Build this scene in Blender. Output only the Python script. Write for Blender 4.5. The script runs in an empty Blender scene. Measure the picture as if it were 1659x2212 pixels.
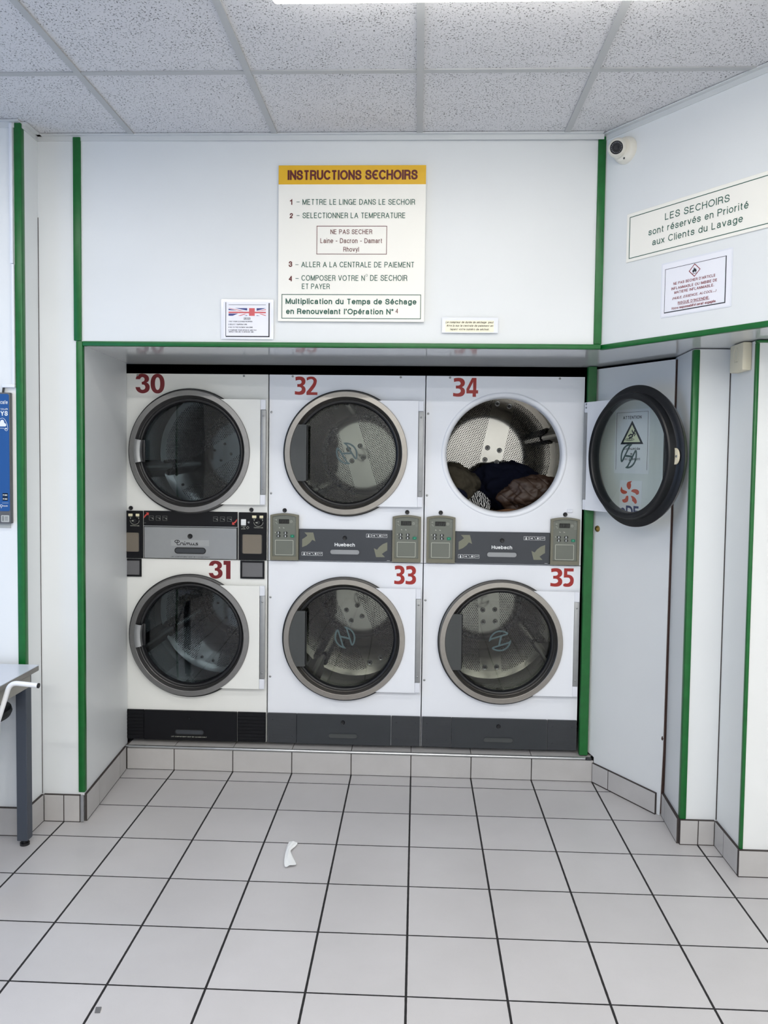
import bpy, bmesh, math, random
from math import sin, cos, pi, radians as rad
from mathutils import Vector, Matrix, noise
from mathutils.bvhtree import BVHTree

sc = bpy.context.scene
C = sc.collection

# ------------------------------------------------------------------ camera
cam_d = bpy.data.cameras.new('camera')
cam = bpy.data.objects.new('camera', cam_d)
C.objects.link(cam)
right = Vector((0.999098, 0.04063592, 0.01232488))
down = Vector((0.01417954, -0.04567302, -0.9988558))
fwd = Vector((-0.04002651, 0.9981296, -0.04620802))
M3 = Matrix((right, -down, -fwd)).transposed()
cam.matrix_world = Matrix.Translation((0.01169, -3.771845, 1.597861)) @ M3.to_4x4()
cam_d.sensor_fit = 'HORIZONTAL'
cam_d.sensor_width = 36.0
cam_d.lens = 1693.5467 / 1659 * 36.0
cam_d.shift_x = -3.3471 / 1659
cam_d.shift_y = -35.7351 / 1659
cam_d.clip_start = 0.05
sc.camera = cam

# ------------------------------------------------------------------ colour management
sc.view_settings.view_transform = 'Standard'
sc.view_settings.look = 'None'
sc.view_settings.gamma = 1.0
sc.view_settings.use_curve_mapping = False
sc.view_settings.exposure = 0.0
cy = sc.cycles
cy.use_denoising = True
cy.max_bounces = 10
cy.diffuse_bounces = 5
cy.glossy_bounces = 5
cy.transparent_max_bounces = 12
cy.caustics_reflective = False
cy.caustics_refractive = False
cy.sample_clamp_indirect = 6.0

# ------------------------------------------------------------------ daylight and lamps
world = bpy.data.worlds.new('sky')
sc.world = world
world.use_nodes = True
bg = world.node_tree.nodes['Background']
bg.inputs[0].default_value = (0.36, 0.58, 1.0, 1)
bg.inputs[1].default_value = 2.0
LAMP_E = 12.0


def area(name, loc, rot, sx, sy, power, colr, portal=False):
    d = bpy.data.lights.new(name, 'AREA')
    d.shape = 'RECTANGLE'
    d.size, d.size_y = sx, sy
    d.energy = power
    d.color = colr
    o = bpy.data.objects.new(name, d)
    C.objects.link(o)
    o.location = loc
    o.rotation_euler = rot
    if portal:
        d.cycles.is_portal = True
    return o


# shop front opening behind the camera and side window on the left (sky light enters here)
area('window_portal_left', (-2.78, -2.2, 1.45), (0, rad(-90), 0), 2.3, 2.2, 1, (1, 1, 1), True)
# the other fluorescent ceiling fittings of the room
area('ceiling_tube_light', (-1.78, -1.64, 2.88), (0, 0, 0), 1.2, 0.12, 10, (1.0, 0.975, 0.94))
for nx, ny in ((-1.3, -3.45), (0.2, -3.45), (1.6, -3.45), (-1.3, -5.3), (0.2, -5.3), (1.6, -5.3)):
    area('ceiling_tube_light', (nx, ny, 2.88), (0, 0, 0), 1.2, 0.12, 32, (1.0, 0.975, 0.94))


# ------------------------------------------------------------------ materials
def lin(c):
    return tuple(((v / 255) / 12.92 if v <= 10.3 else (((v / 255) + 0.055) / 1.055) ** 2.4) for v in c) + (1,)


class NT:
    """tiny node-tree writer"""
    def __init__(s, name):
        s.m = bpy.data.materials.new(name)
        s.m.use_nodes = True
        s.t = s.m.node_tree
        s.b = s.t.nodes['Principled BSDF']

    def n(s, typ, **kw):
        x = s.t.nodes.new(typ)
        for k, v in kw.items():
            setattr(x, k, v)
        return x

    def l(s, a, b):
        s.t.links.new(a, b)

    def put(s, sock, v):
        if hasattr(v, 'is_linked') or isinstance(v, bpy.types.NodeSocket):
            s.l(v, sock)
        else:
            sock.default_value = v

    def math(s, op, a, b=0.0, c=0.0):
        x = s.n('ShaderNodeMath', operation=op)
        for i, v in enumerate((a, b, c)):
            s.put(x.inputs[i], v)
        return x.outputs[0]

    def mix(s, f, a, b):
        x = s.n('ShaderNodeMix', data_type='RGBA')
        s.put(x.inputs[0], f)
        s.put(x.inputs[6], a)
        s.put(x.inputs[7], b)
        return x.outputs[2]

    def coord(s, which='Object'):
        tc = s.n('ShaderNodeTexCoord')
        return tc.outputs[which]

    def xyz(s, v):
        x = s.n('ShaderNodeSeparateXYZ')
        s.l(v, x.inputs[0])
        return x.outputs

    def noise(s, v, scale, detail=3, rough=0.5):
        x = s.n('ShaderNodeTexNoise')
        s.l(v, x.inputs['Vector'])
        x.inputs['Scale'].default_value = scale
        x.inputs['Detail'].default_value = detail
        x.inputs['Roughness'].default_value = rough
        return x.outputs[0]

    def ramp(s, f, p0, p1, c0=(0, 0, 0, 1), c1=(1, 1, 1, 1)):
        x = s.n('ShaderNodeValToRGB')
        s.put(x.inputs[0], f)
        e = x.color_ramp.elements
        e[0].position, e[1].position = p0, p1
        e[0].color, e[1].color = c0, c1
        return x.outputs[0]

    def bump(s, h, strength=0.2, dist=0.002):
        x = s.n('ShaderNodeBump')
        s.l(h, x.inputs['Height'])
        x.inputs['Strength'].default_value = strength
        x.inputs['Distance'].default_value = dist
        s.l(x.outputs[0], s.b.inputs['Normal'])


def plain(name, rgb, rough=0.5, metal=0.0, spec=0.5, var=0.0, vscale=6.0, bump=0.0, bscale=200, coat=0.0):
    w = NT(name)
    w.b.inputs['Base Color'].default_value = lin(rgb)
    w.b.inputs['Roughness'].default_value = rough
    w.b.inputs['Metallic'].default_value = metal
    w.b.inputs['Specular IOR Level'].default_value = spec
    if coat:
        w.b.inputs['Coat Weight'].default_value = coat
        w.b.inputs['Coat Roughness'].default_value = 0.08
    if var or bump:
        v = w.coord()
        if var:
            f = w.noise(v, vscale, 4)
            a = lin(rgb)
            w.l(w.mix(w.ramp(f, 0.3, 0.7), tuple(x * (1 - var) for x in a[:3]) + (1,), tuple(min(1, x * (1 + var)) for x in a[:3]) + (1,)), w.b.inputs['Base Color'])
        if bump:
            w.bump(w.noise(v, bscale, 2), bump, 0.001)
    return w.m


M = {}
M['white_wall'] = plain('white_wall', (226, 228, 227), 0.42, var=0.02, vscale=3, bump=0.03, bscale=60)
M['white_laminate'] = plain('white_laminate', (222, 225, 226), 0.38, var=0.015, vscale=3)
M['soffit_laminate'] = plain('soffit_laminate', (214, 217, 218), 0.09)
M['dryer_white'] = plain('dryer_white', (232, 235, 240), 0.32, var=0.015, vscale=5, bump=0.02, bscale=400)
M['primus_white'] = plain('cream_white_enamel', (232, 233, 229), 0.32, var=0.015, vscale=5)
M['room_grey'] = plain('dim_wall_grey', (120, 124, 128), 0.5)  # unseen left wall, greyed to keep reflections in the left drums dim
M['green'] = plain('green_trim_paint', (10, 96, 38), 0.35, var=0.10, vscale=25)
M['hinge_grey'] = plain('hinge_steel', (158, 160, 161), 0.42, 0.6, var=0.04, vscale=30)
M['alu'] = plain('aluminium', (200, 202, 204), 0.28, 1.0, var=0.05, vscale=30)
M['ring_steel'] = plain('champagne_steel', (158, 154, 148), 0.40, 1.0, var=0.04, vscale=40)
M['ring_grey'] = plain('silver_grey_steel', (140, 139, 138), 0.42, 1.0, var=0.04, vscale=40)
M['rubber'] = plain('black_rubber', (11, 12, 16), 0.42)
M['black'] = plain('black_plastic', (17, 18, 21), 0.4)
M['black_matte'] = plain('matte_black', (10, 10, 11), 0.9, spec=0.1)
M['navy_black'] = plain('blue_black_panel', (10, 11, 16), 0.5, spec=0.25)
M['slate'] = plain('slate_grey_panel', (54, 58, 64), 0.45, var=0.03, vscale=20)
M['kick_grey'] = plain('charcoal_panel', (50, 53, 57), 0.5, var=0.05, vscale=15)
M['handle_grey'] = plain('dark_grey_plastic', (66, 69, 69), 0.5)
M['silver_panel'] = plain('silver_panel', (150, 153, 155), 0.38, 0.3, var=0.03, vscale=12)
M['pod'] = plain('khaki_grey_plastic', (112, 110, 94), 0.45)
M['pod_face'] = plain('grey_green_face', (106, 110, 101), 0.45)
M['arrow'] = plain('khaki_print', (120, 121, 104), 0.5)
M['display'] = plain('display_glass', (16, 17, 15), 0.12)
M['print_white'] = plain('white_print', (225, 228, 228), 0.5)
M['print_pale'] = plain('pale_grey_print', (176, 178, 166), 0.5)
M['plate_grey'] = plain('pale_name_plate', (158, 161, 163), 0.4)
M['print_dim'] = plain('dim_grey_print', (128, 130, 126), 0.5)
M['cream_tab'] = plain('cream_plastic', (232, 224, 190), 0.4)
M['btn_dark'] = plain('dark_button', (42, 46, 44), 0.4)
M['btn_green'] = plain('green_button', (8, 112, 84), 0.35)
M['red_print'] = plain('red_print', (190, 62, 55), 0.5)
M['num_crimson'] = plain('crimson_vinyl', (112, 14, 24), 0.4)
M['num_red'] = plain('red_vinyl', (158, 30, 24), 0.4)
M['screw'] = plain('zinc_screw', (150, 152, 152), 0.35, 0.9)
M['brass'] = plain('brass', (165, 135, 75), 0.3, 1.0)
M['emblem'] = plain('grey_green_print', (72, 90, 92), 0.5)
M['sheet'] = plain('white_paper', (232, 233, 240), 0.35)
M['sleeve'] = plain('clear_laminate_film', (226, 229, 236), 0.12)
M['board'] = plain('cream_sign_board', (240, 238, 230), 0.35)
M['yellow'] = plain('yellow_print', (222, 174, 30), 0.4)
M['maroon'] = plain('maroon_print', (92, 22, 24), 0.5)
M['dkgreen'] = plain('dark_green_print', (20, 82, 66), 0.5)
M['ink'] = plain('black_ink', (34, 36, 44), 0.5)
M['brown_ink'] = plain('dark_brown_ink', (72, 58, 40), 0.6)
M['ink_red'] = plain('dark_red_ink', (128, 28, 36), 0.5)
M['flag_blue'] = plain('flag_blue', (58, 66, 128), 0.5)
M['flag_red'] = plain('flag_red', (206, 92, 96), 0.5)
M['cream_paper'] = plain('cream_paper', (240, 237, 214), 0.5)
M['ivory'] = plain('ivory_plastic', (222, 214, 190), 0.4)
M['cam_white'] = plain('white_camera_plastic', (225, 222, 212), 0.35)
M['lens'] = plain('lens_glass', (14, 16, 26), 0.08)
M['led'] = plain('led_dots', (110, 115, 125), 0.3)
M['blue_box'] = plain('blue_printed_front', (22, 76, 138), 0.35)
M['box_grey'] = plain('dark_grey_casing', (88, 90, 94), 0.45)
M['label_grey'] = plain('silver_label', (176, 178, 172), 0.4)
M['conduit'] = plain('white_pvc', (226, 229, 236), 0.35)
M['table_top'] = plain('pale_grey_tabletop', (205, 210, 220), 0.22)
M['table_edge'] = plain('grey_edge_band', (128, 126, 122), 0.5)
M['apron_grey'] = plain('warm_grey_apron', (150, 148, 141), 0.5)
M['table_leg'] = plain('slate_metal', (64, 70, 80), 0.45)
M['white_tube'] = plain('white_powder_coat', (228, 230, 232), 0.3)
M['paper'] = plain('crumpled_tissue', (238, 240, 240), 0.7)
M['edf_orange'] = plain('orange_print', (206, 86, 62), 0.5)
M['edf_blue'] = plain('navy_print', (40, 50, 104), 0.5)
M['sign_cream'] = plain('glow_cream_print', (225, 227, 196), 0.5)
M['ivory_trim'] = plain('ceiling_angle_paint', (205, 208, 209), 0.45)
M['dark_gap'] = plain('dark_grout', (58, 52, 50), 0.85)
M['dark_brown'] = plain('raw_board_edge', (60, 40, 34), 0.85)
M['tee'] = plain('ceiling_tee_paint', (174, 176, 177), 0.45)
M['fabric_olive'] = plain('olive_cotton', (60, 56, 47), 0.9, var=0.12, vscale=40, spec=0.1)
M['fabric_navy'] = plain('navy_cotton', (15, 18, 33), 0.9, var=0.15, vscale=40, spec=0.1)
M['fabric_blue'] = plain('blue_denim', (24, 34, 56), 0.9, var=0.2, vscale=60, spec=0.1)
M['fabric_tan'] = plain('tan_cotton', (92, 66, 46), 0.9, var=0.1, vscale=50, spec=0.1)


def quilted():
    w = NT('brown_quilted_nylon')
    v = w.coord()
    f = w.noise(v, 30, 4)
    w.l(w.mix(f, lin((42, 28, 19)), lin((60, 41, 27))), w.b.inputs['Base Color'])
    w.b.inputs['Roughness'].default_value = 0.55
    x = w.xyz(v)
    a = w.math('ADD', w.math('MULTIPLY', x[0], 0.9), x[2])
    s1 = w.math('ABSOLUTE', w.math('SINE', w.math('MULTIPLY', a, 48)))
    w.bump(w.math('POWER', s1, 0.35), 0.6, 0.008)
    return w.m


def striped():
    w = NT('black_white_stripes')
    x = w.n('ShaderNodeTexWave')
    x.inputs['Scale'].default_value = 30
    x.inputs['Distortion'].default_value = 14
    x.inputs['Detail'].default_value = 2
    w.l(w.coord(), x.inputs['Vector'])
    w.l(w.ramp(x.outputs[0], 0.68, 0.75, lin((14, 14, 16)), lin((190, 190, 188))), w.b.inputs['Base Color'])
    w.b.inputs['Roughness'].default_value = 0.9
    return w.m


M['fabric_quilt'] = quilted()
M['fabric_stripe'] = striped()

TS = 0.3015   # tile pitch


def tile_mat():
    w = NT('floor_tiles')
    v = w.coord()
    x = w.xyz(v)
    masks, ids = [], []
    for i, gw in ((0, 0.0076), (1, 0.0060)):
        u = w.math('DIVIDE', x[i], TS)
        fr = w.math('FRACT', w.math('ADD', u, 0.5))
        d = w.math('MULTIPLY', w.math('ABSOLUTE', w.math('SUBTRACT', fr, 0.5)), TS)
        nz = w.math('MULTIPLY', w.math('SUBTRACT', w.noise(v, 45, 2), 0.5), 0.0012)
        masks.append(w.math('LESS_THAN', w.math('ADD', d, nz), gw / 2))
        ids.append(w.math('FLOOR', u))
    g = w.math('MAXIMUM', masks[0], masks[1])
    cmb = w.n('ShaderNodeCombineXYZ')
    w.l(ids[0], cmb.inputs[0]); w.l(ids[1], cmb.inputs[1])
    wn = w.n('ShaderNodeTexWhiteNoise')
    w.l(cmb.outputs[0], wn.inputs['Vector'])
    cl = w.noise(v, 5, 6, 0.6)
    fac = w.math('ADD', w.math('MULTIPLY', wn.outputs[0], 0.3), w.math('MULTIPLY', cl, 0.7))
    base = w.mix(fac, lin((180, 178, 178)), lin((197, 195, 196)))
    sp = w.noise(v, 300, 2)
    base = w.mix(w.math('MULTIPLY', w.ramp(sp, 0.66, 0.74), 0.25), base, lin((150, 146, 142)))
    w.l(w.mix(g, base, lin((24, 22, 23))), w.b.inputs['Base Color'])
    w.l(w.math('ADD', w.math('MULTIPLY', g, 0.5), w.math('ADD', w.math('MULTIPLY', cl, 0.15), 0.24)), w.b.inputs['Roughness'])
    inv = w.math('SUBTRACT', 1.0, g)
    w.bump(w.math('ADD', inv, w.math('MULTIPLY', w.noise(v, 140, 3), 0.06)), 0.5, 0.002)
    return w.m


def skirting_mat():
    w = NT('skirting_tile')
    v = w.coord()
    base = w.mix(w.noise(v, 7, 5, 0.6), lin((172, 170, 168)), lin((192, 190, 189)))
    w.l(base, w.b.inputs['Base Color'])
    w.b.inputs['Roughness'].default_value = 0.35
    return w.m


def ceiling_mat():
    w = NT('mineral_fibre_tile')
    v = w.coord()
    n1 = w.noise(v, 150, 2, 0.55)
    n2 = w.noise(v, 330, 1, 0.5)
    big = w.noise(v, 14, 2)
    th = w.math('ADD', w.math('MULTIPLY', n1, 0.62), w.math('MULTIPLY', n2, 0.38))
    th = w.math('ADD', th, w.math('MULTIPLY', w.math('SUBTRACT', big, 0.5), 0.10))
    hole = w.ramp(th, 0.585, 0.62)
    w.l(w.mix(hole, lin((209, 209, 211)), lin((112, 112, 112))), w.b.inputs['Base Color'])
    w.b.inputs['Roughness'].default_value = 0.85
    w.bump(w.math('SUBTRACT', 1.0, hole), 0.8, 0.004)
    return w.m


def drum_mat(wall):
    """brushed steel with a hexagonal field of punched holes, laid out in the part's own coordinates"""
    w = NT('perforated_steel_wall' if wall else 'perforated_steel_back')
    v = w.coord()
    x = w.xyz(v)
    P = 0.0112
    if wall:
        ang = w.math('ARCTAN2', x[2], x[0])
        a = w.math('MULTIPLY', ang, 0.37)
        b = x[1]
    else:
        a, b = x[0], x[2]

    def lattice(oa, ob):
        fa = w.math('MULTIPLY', w.math('SUBTRACT', w.math('FRACT', w.math('ADD', w.math('DIVIDE', a, P), oa)), 0.5), P)
        fb = w.math('MULTIPLY', w.math('SUBTRACT', w.math('FRACT', w.math('ADD', w.math('DIVIDE', b, P * 1.732), ob)), 0.5), P * 1.732)
        return w.math('SQRT', w.math('ADD', w.math('MULTIPLY', fa, fa), w.math('MULTIPLY', fb, fb)))
    d = w.math('MINIMUM', lattice(0, 0), lattice(0.5, 0.5))
    h = w.math('LESS_THAN', d, 0.0034)
    if wall:
        m1 = w.math('MULTIPLY', w.math('GREATER_THAN', b, 0.09), w.math('LESS_THAN', b, 0.54))
        s3 = w.math('ABSOLUTE', w.math('SINE', w.math('MULTIPLY', ang, 1.5)))
        m1 = w.math('MULTIPLY', m1, w.math('GREATER_THAN', s3, 0.22))
    else:
        r2 = w.math('ADD', w.math('MULTIPLY', a, a), w.math('MULTIPLY', b, b))
        m1 = w.math('MULTIPLY', w.math('LESS_THAN', r2, 0.335 ** 2), w.math('GREATER_THAN', w.math('ABSOLUTE', a), 0.062))
    h = w.math('MULTIPLY', h, m1)
    nz = w.noise(v, 9, 4)
    steel = w.mix(nz, lin((162, 160, 154)), lin((188, 186, 181)))
    w.l(w.mix(h, steel, (0.004, 0.004, 0.005, 1)), w.b.inputs['Base Color'])
    w.l(w.math('SUBTRACT', 1.0, h), w.b.inputs['Metallic'])
    w.l(w.math('ADD', w.math('MULTIPLY', h, 0.6), w.math('ADD', w.math('MULTIPLY', nz, 0.06), 0.16 if wall else 0.045)), w.b.inputs['Roughness'])
    return w.m


def glass_mat(name, tint, ior=1.5):
    w = NT(name)
    t = w.t
    t.nodes.remove(w.b)
    out = t.nodes['Material Output']
    tr = w.n('ShaderNodeBsdfTransparent')
    tr.inputs[0].default_value = tint + (1,)
    gl = w.n('ShaderNodeBsdfGlossy')
    gl.inputs['Roughness'].default_value = 0.02
    lw = w.n('ShaderNodeLayerWeight')
    lw.inputs[0].default_value = 0.5
    f0 = ((ior - 1) / (ior + 1)) ** 2
    p5 = w.math('POWER', lw.outputs['Facing'], 5.0)
    fac = w.math('ADD', w.math('MULTIPLY', p5, 1 - f0), f0)
    mx = w.n('ShaderNodeMixShader')
    w.l(fac, mx.inputs[0])
    w.l(tr.outputs[0], mx.inputs[1])
    w.l(gl.outputs[0], mx.inputs[2])
    w.l(mx.outputs[0], out.inputs[0])
    return w.m


def emit_mat(name, rgb, e):
    w = NT(name)
    w.b.inputs['Base Color'].default_value = lin((240, 240, 240))
    w.b.inputs['Emission Color'].default_value = lin(rgb)
    w.b.inputs['Emission Strength'].default_value = e
    return w.m


M['floor'] = tile_mat()
M['skirting'] = skirting_mat()
M['ceiling'] = ceiling_mat()
M['drum_wall'] = drum_mat(True)
M['drum_back'] = drum_mat(False)
M['steel'] = plain('drum_steel', (140, 139, 135), 0.35, 1.0, var=0.06, vscale=15)
M['bolt'] = plain('dark_bolt', (70, 70, 70), 0.4, 0.8)
M['glass_grey'] = glass_mat('grey_tinted_glass', (0.62, 0.65, 0.63), 1.55)
M['glass_blue'] = glass_mat('blue_tinted_glass', (0.36, 0.42, 0.47), 1.6)
M['glass_clear'] = glass_mat('pale_green_glass', (0.80, 0.85, 0.83), 1.5)
M['window_glass'] = glass_mat('clear_window_glass', (0.8, 0.8, 0.78), 1.5)
M['lamp'] = emit_mat('lit_diffuser', (255, 250, 240), LAMP_E)


# ------------------------------------------------------------------ mesh builder
class MB:
    def __init__(s):
        s.bm = bmesh.new()

    def face(s, pts):
        return s.bm.faces.new([s.bm.verts.new(p) for p in pts])

    def box(s, x0, x1, y0, y1, z0, z1, bev=0.0, seg=1):
        r = bmesh.ops.create_cube(s.bm, size=1.0)
        for v in r['verts']:
            v.co = Vector((x0 + (v.co.x + .5) * (x1 - x0), y0 + (v.co.y + .5) * (y1 - y0), z0 + (v.co.z + .5) * (z1 - z0)))
        if bev:
            es = list({e for v in r['verts'] for e in v.link_edges})
            bmesh.ops.bevel(s.bm, geom=es, offset=bev, segments=seg, affect='EDGES', profile=0.5)
        return s

    def prism(s, poly, y0, y1):
        """poly of (x,z) swept from y0 (front) to y1"""
        a = [s.bm.verts.new((p[0], y0, p[1])) for p in poly]
        b = [s.bm.verts.new((p[0], y1, p[1])) for p in poly]
        s.bm.faces.new(a)
        s.bm.faces.new(b[::-1])
        n = len(poly)
        for i in range(n):
            s.bm.faces.new((a[i], b[i], b[(i + 1) % n], a[(i + 1) % n]))
        return s

    def prism_z(s, poly, z0, z1):
        a = [s.bm.verts.new((p[0], p[1], z0)) for p in poly]
        b = [s.bm.verts.new((p[0], p[1], z1)) for p in poly]
        s.bm.faces.new(a)
        s.bm.faces.new(b[::-1])
        n = len(poly)
        for i in range(n):
            s.bm.faces.new((a[i], b[i], b[(i + 1) % n], a[(i + 1) % n]))
        return s

    def lathe(s, prof, n=64, cx=0.0, cz=0.0, cap0=False, cap1=False, a0=0.0, a1=2 * pi):
        """profile of (r, y) turned about the y axis through (cx, cz)"""
        full = abs(a1 - a0 - 2 * pi) < 1e-6
        m = n if full else n + 1
        rings = []
        for r, y in prof:
            rings.append([s.bm.verts.new((cx + r * cos(a0 + (a1 - a0) * i / n), y, cz + r * sin(a0 + (a1 - a0) * i / n))) for i in range(m)])
        for A, B in zip(rings, rings[1:]):
            for i in range(n):
                j = (i + 1) % m
                s.bm.faces.new((A[i], A[j], B[j], B[i]))
        if cap0:
            s.bm.faces.new(rings[0])
        if cap1:
            s.bm.faces.new(rings[-1][::-1])
        return s

    def cyl(s, p0, p1, r, n=16, r1=None):
        return s.tube([p0, p1], r, n, r_end=r1)

    def tube(s, pts, r, n=12, closed=False, r_end=None):
        pts = [Vector(p) for p in pts]
        rings = []
        up = None
        for i, p in enumerate(pts):
            if closed:
                t = pts[(i + 1) % len(pts)] - pts[i - 1]
            else:
                t = pts[min(i + 1, len(pts) - 1)] - pts[max(i - 1, 0)]
            t.normalize()
            if up is None:
                up = Vector((0, 0, 1)) if abs(t.z) < 0.9 else Vector((1, 0, 0))
            a = t.cross(up).normalized()
            up = a.cross(t).normalized()
            rr = r if r_end is None else r + (r_end - r) * i / (len(pts) - 1)
            rings.append([s.bm.verts.new(p + a * rr * cos(2 * pi * k / n) + up * rr * sin(2 * pi * k / n)) for k in range(n)])
        pr = list(zip(rings, rings[1:])) + ([(rings[-1], rings[0])] if closed else [])
        for A, B in pr:
            for k in range(n):
                s.bm.faces.new((A[k], A[(k + 1) % n], B[(k + 1) % n], B[k]))
        if not closed:
            s.bm.faces.new(rings[0][::-1])
            s.bm.faces.new(rings[-1])
        return s

    def stroke(s, pts, wd, y0, y1, closed=False):
        """flat ribbon of width wd along (x,z) points, from y0 to y1"""
        P = [Vector(p) for p in pts]
        n = len(P)
        L, R = [], []
        for i in range(n):
            a = P[i - 1] if (closed or i > 0) else P[i]
            b = P[(i + 1) % n] if (closed or i < n - 1) else P[i]
            d1 = (P[i] - a).normalized() if (P[i] - a).length > 1e-9 else None
            d2 = (b - P[i]).normalized() if (b - P[i]).length > 1e-9 else None
            d = ((d1 or d2) + (d2 or d1))
            d = d.normalized() if d.length > 1e-6 else (d1 or d2)
            nn = Vector((-d.y, d.x))
            ref = d1 or d2
            k = max(0.5, abs(nn.dot(Vector((-ref.y, ref.x)))))
            L.append(P[i] + nn * wd / 2 / k)
            R.append(P[i] - nn * wd / 2 / k)
        rng = range(n if closed else n - 1)
        for i in rng:
            j = (i + 1) % n
            s.prism([tuple(L[i]), tuple(L[j]), tuple(R[j]), tuple(R[i])], y0, y1)
        return s

    def frame(s, x0, x1, z0, z1, wd, y0, y1):
        s.box(x0, x1, y0, y1, z1 - wd, z1)
        s.box(x0, x1, y0, y1, z0, z0 + wd)
        s.box(x0, x0 + wd, y0, y1, z0 + wd, z1 - wd)
        s.box(x1 - wd, x1, y0, y1, z0 + wd, z1 - wd)
        return s

    def rrect(s, x0, x1, z0, z1, r, y0, y1, n=6):
        return s.prism(rr_pts(x0, x1, z0, z1, r, n), y0, y1)

    def ring(s, outer, inner, y0, y1):
        """frame between two loops of equal length, (x,z) points"""
        n = len(outer)
        vs = [[s.bm.verts.new((p[0], y, p[1])) for p in lp] for lp in (outer, inner) for y in (y0, y1)]
        o0, o1, i0, i1 = vs
        for k in range(n):
            j = (k + 1) % n
            s.bm.faces.new((o0[k], o0[j], i0[j], i0[k]))
            s.bm.faces.new((o1[j], o1[k], i1[k], i1[j]))
            s.bm.faces.new((o0[j], o0[k], o1[k], o1[j]))
            s.bm.faces.new((i0[k], i0[j], i1[j], i1[k]))
        return s

    def disc(s, cx, cz, r, y0, y1, n=24, sx=1.0, sz=1.0):
        return s.prism([(cx + sx * r * cos(2 * pi * k / n), cz + sz * r * sin(2 * pi * k / n)) for k in range(n)], y0, y1)

    def mesh(s, name, smooth=30):
        bmesh.ops.recalc_face_normals(s.bm, faces=s.bm.faces)
        me = bpy.data.meshes.new(name)
        s.bm.to_mesh(me)
        s.bm.free()
        if smooth:
            me.shade_smooth()
            me.set_sharp_from_angle(angle=rad(smooth))
        return me


def rr_pts(x0, x1, z0, z1, r, n=6):
    p = []
    for cx, cz, a in ((x1 - r, z1 - r, 0), (x0 + r, z1 - r, 90), (x0 + r, z0 + r, 180), (x1 - r, z0 + r, 270)):
        for k in range(n + 1):
            t = rad(a + 90 * k / n)
            p.append((cx + r * cos(t), cz + r * sin(t)))
    return p


def link(name, me, mat, parent=None, loc=(0, 0, 0), rot=(0, 0, 0)):
    o = bpy.data.objects.new(name, me)
    C.objects.link(o)
    if mat is not None and len(me.materials) == 0:
        me.materials.append(M[mat] if isinstance(mat, str) else mat)
    o.location = loc
    o.rotation_euler = rot
    if parent:
        o.parent = parent
    return o


def obj(name, mb, mat, parent=None, loc=(0, 0, 0), rot=(0, 0, 0), smooth=30):
    return link(name, mb.mesh(name, smooth), mat, parent, loc, rot)


def tag(o, label, cat, group=None, kind=None):
    o['label'] = label
    o['category'] = cat
    if group:
        o['group'] = group
    if kind:
        o['kind'] = kind
    return o


def thing(name, label, cat, loc, rz=0.0, group=None):
    o = bpy.data.objects.new(name, None)
    C.objects.link(o)
    o.empty_display_size = 0.1
    o.location = loc
    o.rotation_euler = (0, 0, rz)
    return tag(o, label, cat, group)


def struct(name, mb, mat, smooth=30, loc=(0, 0, 0), rot=(0, 0, 0)):
    o = obj(name, mb, mat, None, loc, rot, smooth)
    o['kind'] = 'structure'
    return o


# ------------------------------------------------------------------ lettering (drawn with strokes, cap height 1)
def spl(pts, n=5):
    """smooth curve through the points"""
    out = []
    for i in range(len(pts) - 1):
        p0 = pts[max(i - 1, 0)]; p1 = pts[i]; p2 = pts[i + 1]; p3 = pts[min(i + 2, len(pts) - 1)]
        for k in range(n):
            t = k / n
            out.append(tuple(.5 * (2 * p1[j] + (p2[j] - p0[j]) * t + (2 * p0[j] - 5 * p1[j] + 4 * p2[j] - p3[j]) * t * t + (3 * p1[j] - p0[j] - 3 * p2[j] + p3[j]) * t ** 3) for j in (0, 1)))
    return out + [pts[-1]]


def arc(cx, cz, rx, rz, a0, a1):
    n = max(3, int(abs(a1 - a0) / 18))
    return [(cx + rx * cos(rad(a0 + (a1 - a0) * k / n)), cz + rz * sin(rad(a0 + (a1 - a0) * k / n))) for k in range(n + 1)]


def _S(w, h, dx=0):
    return [spl([(x * w + dx, y * h) for x, y in ((.95, .74), (.86, .93), (.52, 1), (.16, .94), (.05, .76), (.16, .61), (.52, .52), (.87, .42), (1, .26), (.86, .07), (.5, 0), (.13, .06), (0, .28))])]


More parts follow.
